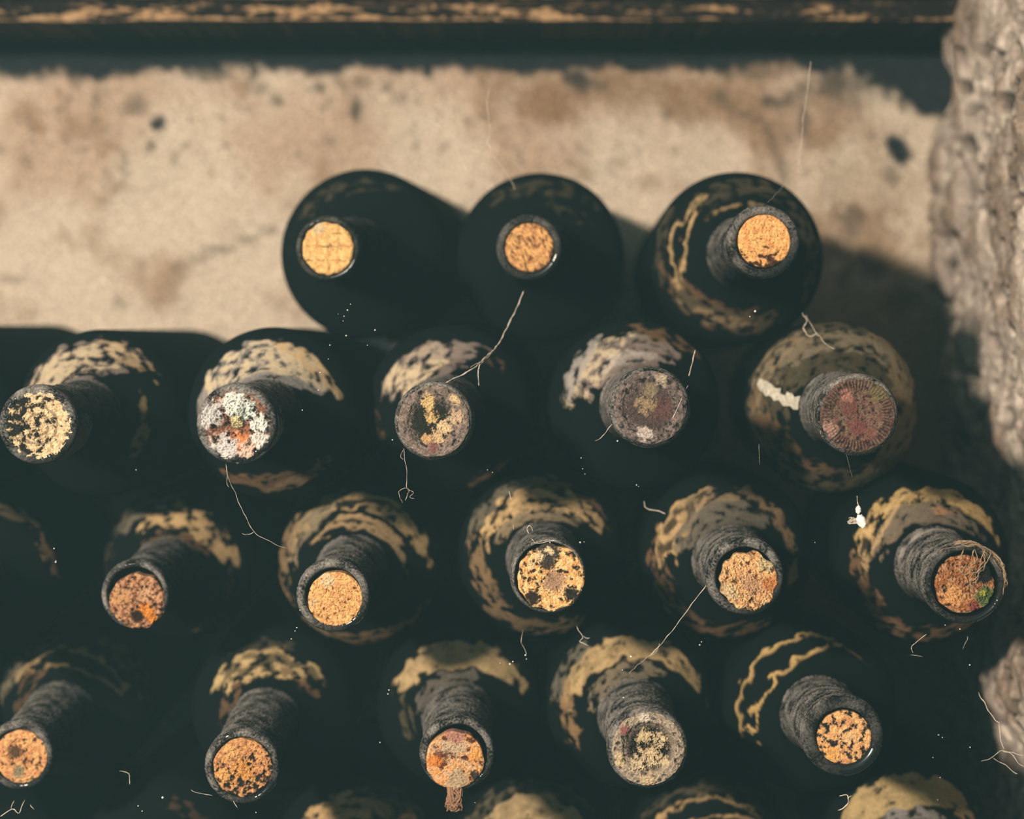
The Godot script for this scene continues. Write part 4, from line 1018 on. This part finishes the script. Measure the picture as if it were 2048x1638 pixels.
	# grains of dust caught in the webs: place, size
	var grains := [
		[Vector3(-0.073, 0.008, -0.0106), 0.0003], [Vector3(-0.0748, 0.0056, -0.0159), 0.00022], [Vector3(-0.0713, 0.0103, -0.0042), 0.00019], [Vector3(-0.0738, -0.0022, -0.0138), 0.00031], [Vector3(-0.0624, 0, -0.0173), 0.00031], [Vector3(-0.0742, 0.0036, -0.0039), 0.00018],
		[Vector3(-0.0745, 0.0062, 0.0167), 0.00014], [Vector3(-0.0889, -0.0313, 0.012), 0.00026], [Vector3(-0.0821, -0.0166, 0.0106), 0.00026], [Vector3(-0.0801, -0.006, -0.0111), 0.00024], [Vector3(-0.0796, -0.0114, 0.0015), 0.00019], [Vector3(-0.0845, -0.024, -0.0089), 0.00024],
		[Vector3(-0.1585, -0.0563, -0.0131), 0.00024], [Vector3(0.0905, 0.0076, -0.0158), 0.00048], [Vector3(0.088, 0.0054, -0.0114), 0.00024], [Vector3(0.0395, -0.1272, 0.0171), 0.00042], [Vector3(0.0367, -0.1439, 0.0132), 0.00029], [Vector3(0.0363, -0.1332, 0.0123), 0.00022],
		[Vector3(-0.1866, -0.0856, 0.012), 0.00031], [Vector3(-0.191, -0.0934, -0.0123), 0.00031], [Vector3(-0.1899, -0.0925, -0.0076), 0.00019], [Vector3(0.13, -0.0703, 0.0051), 0.00024], [Vector3(0.1729, -0.1315, 0.0093), 0.00031], [Vector3(0.168, -0.1167, 0.0142), 0.00029],
		[Vector3(0.162, -0.115, 0.0152), 0.00019], [Vector3(0.1653, -0.1637, -0.0165), 0.00026], [Vector3(0.1632, -0.1611, 0.0042), 0.00022], [Vector3(0.1619, -0.1765, 0.0069), 0.00022], [Vector3(0.1749, -0.1657, 0.0002), 0.00026], [Vector3(0.0685, -0.1267, -0.0129), 0.00031],
		[Vector3(0.0683, -0.1239, -0.0011), 0.00022], [Vector3(-0.0607, -0.167, -0.0164), 0.00024], [Vector3(-0.0896, -0.1091, 0.0174), 0.00024], [Vector3(-0.0911, -0.1163, 0.0146), 0.00026], [Vector3(-0.0931, -0.1193, 0.0019), 0.0002], [Vector3(-0.0956, -0.1238, -0.008), 0.00024],
		[Vector3(-0.1534, -0.1863, 0.0164), 0.00026], [Vector3(-0.1541, -0.1911, 0.0029), 0.00024], [Vector3(-0.144, -0.1832, 0.0153), 0.00048], [Vector3(-0.1075, -0.1893, 0.0139), 0.00024], [Vector3(-0.0286, -0.189, 0.0003), 0.00022], [Vector3(-0.0219, -0.1888, -0.0034), 0.00019],
		[Vector3(-0.0078, -0.1321, 0.004), 0.00042], [Vector3(-0.0067, -0.1321, -0.0028), 0.0003], [Vector3(-0.0017, -0.131, -0.0135), 0.00036], [Vector3(-0.0013, -0.1318, -0.0078), 0.00024], [Vector3(-0.0552, -0.1412, 0.0125), 0.00031], [Vector3(-0.0575, -0.1476, -0.0183), 0.00024],
		[Vector3(0.0223, -0.0581, -0.0181), 0.00017], [Vector3(0.0208, -0.0547, 0.0051), 0.00019], [Vector3(0.0205, -0.0512, -0.0088), 0.00022], [Vector3(0.0347, -0.0439, 0.0014), 0.00036], [Vector3(-0.0545, -0.0436, -0.0012), 0.00029], [Vector3(-0.1202, -0.1774, -0.0063), 0.00024],
		[Vector3(0.0078, -0.0824, 0.0199), 0.00024], [Vector3(0.0202, -0.0853, -0.0122), 0.00036], [Vector3(0.0216, -0.0843, -0.0035), 0.00019], [Vector3(0.0428, -0.0622, -0.0119), 0.00026], [Vector3(0.0428, -0.0616, 0.0053), 0.00017], [Vector3(-0.0119, -0.1336, -0.0089), 0.00019],
		[Vector3(0.1137, -0.0847, -0.0058), 0.00017], [Vector3(-0.0636, -0.0059, 0.0099), 0.00019], [Vector3(-0.0169, -0.0559, -0.0072), 0.00019], [Vector3(-0.0148, -0.0563, 0.0023), 0.00019], [Vector3(0.1574, -0.1668, 0.0162), 0.00019], [Vector3(0.165, -0.19, -0.016), 0.00018],
		[Vector3(-0.0514, -0.0343, -0.0175), 0.00018]]
	var st := SurfaceTool.new()
	st.begin(Mesh.PRIMITIVE_TRIANGLES)
	for g in grains:
		st.append_from(pod(g[1] * 0.85, g[1], g[0].x * 90.0), 0, Transform3D(Basis(Vector3(0, 0, 1), g[0].y * 60.0), g[0]))
	var motes := put("dust_grains", st.commit(), mats.white_silk)
	motes.set_meta("kind", "stuff")
	tag(motes, "tiny pale dust grains caught in webs in front of the bottles", "dust")
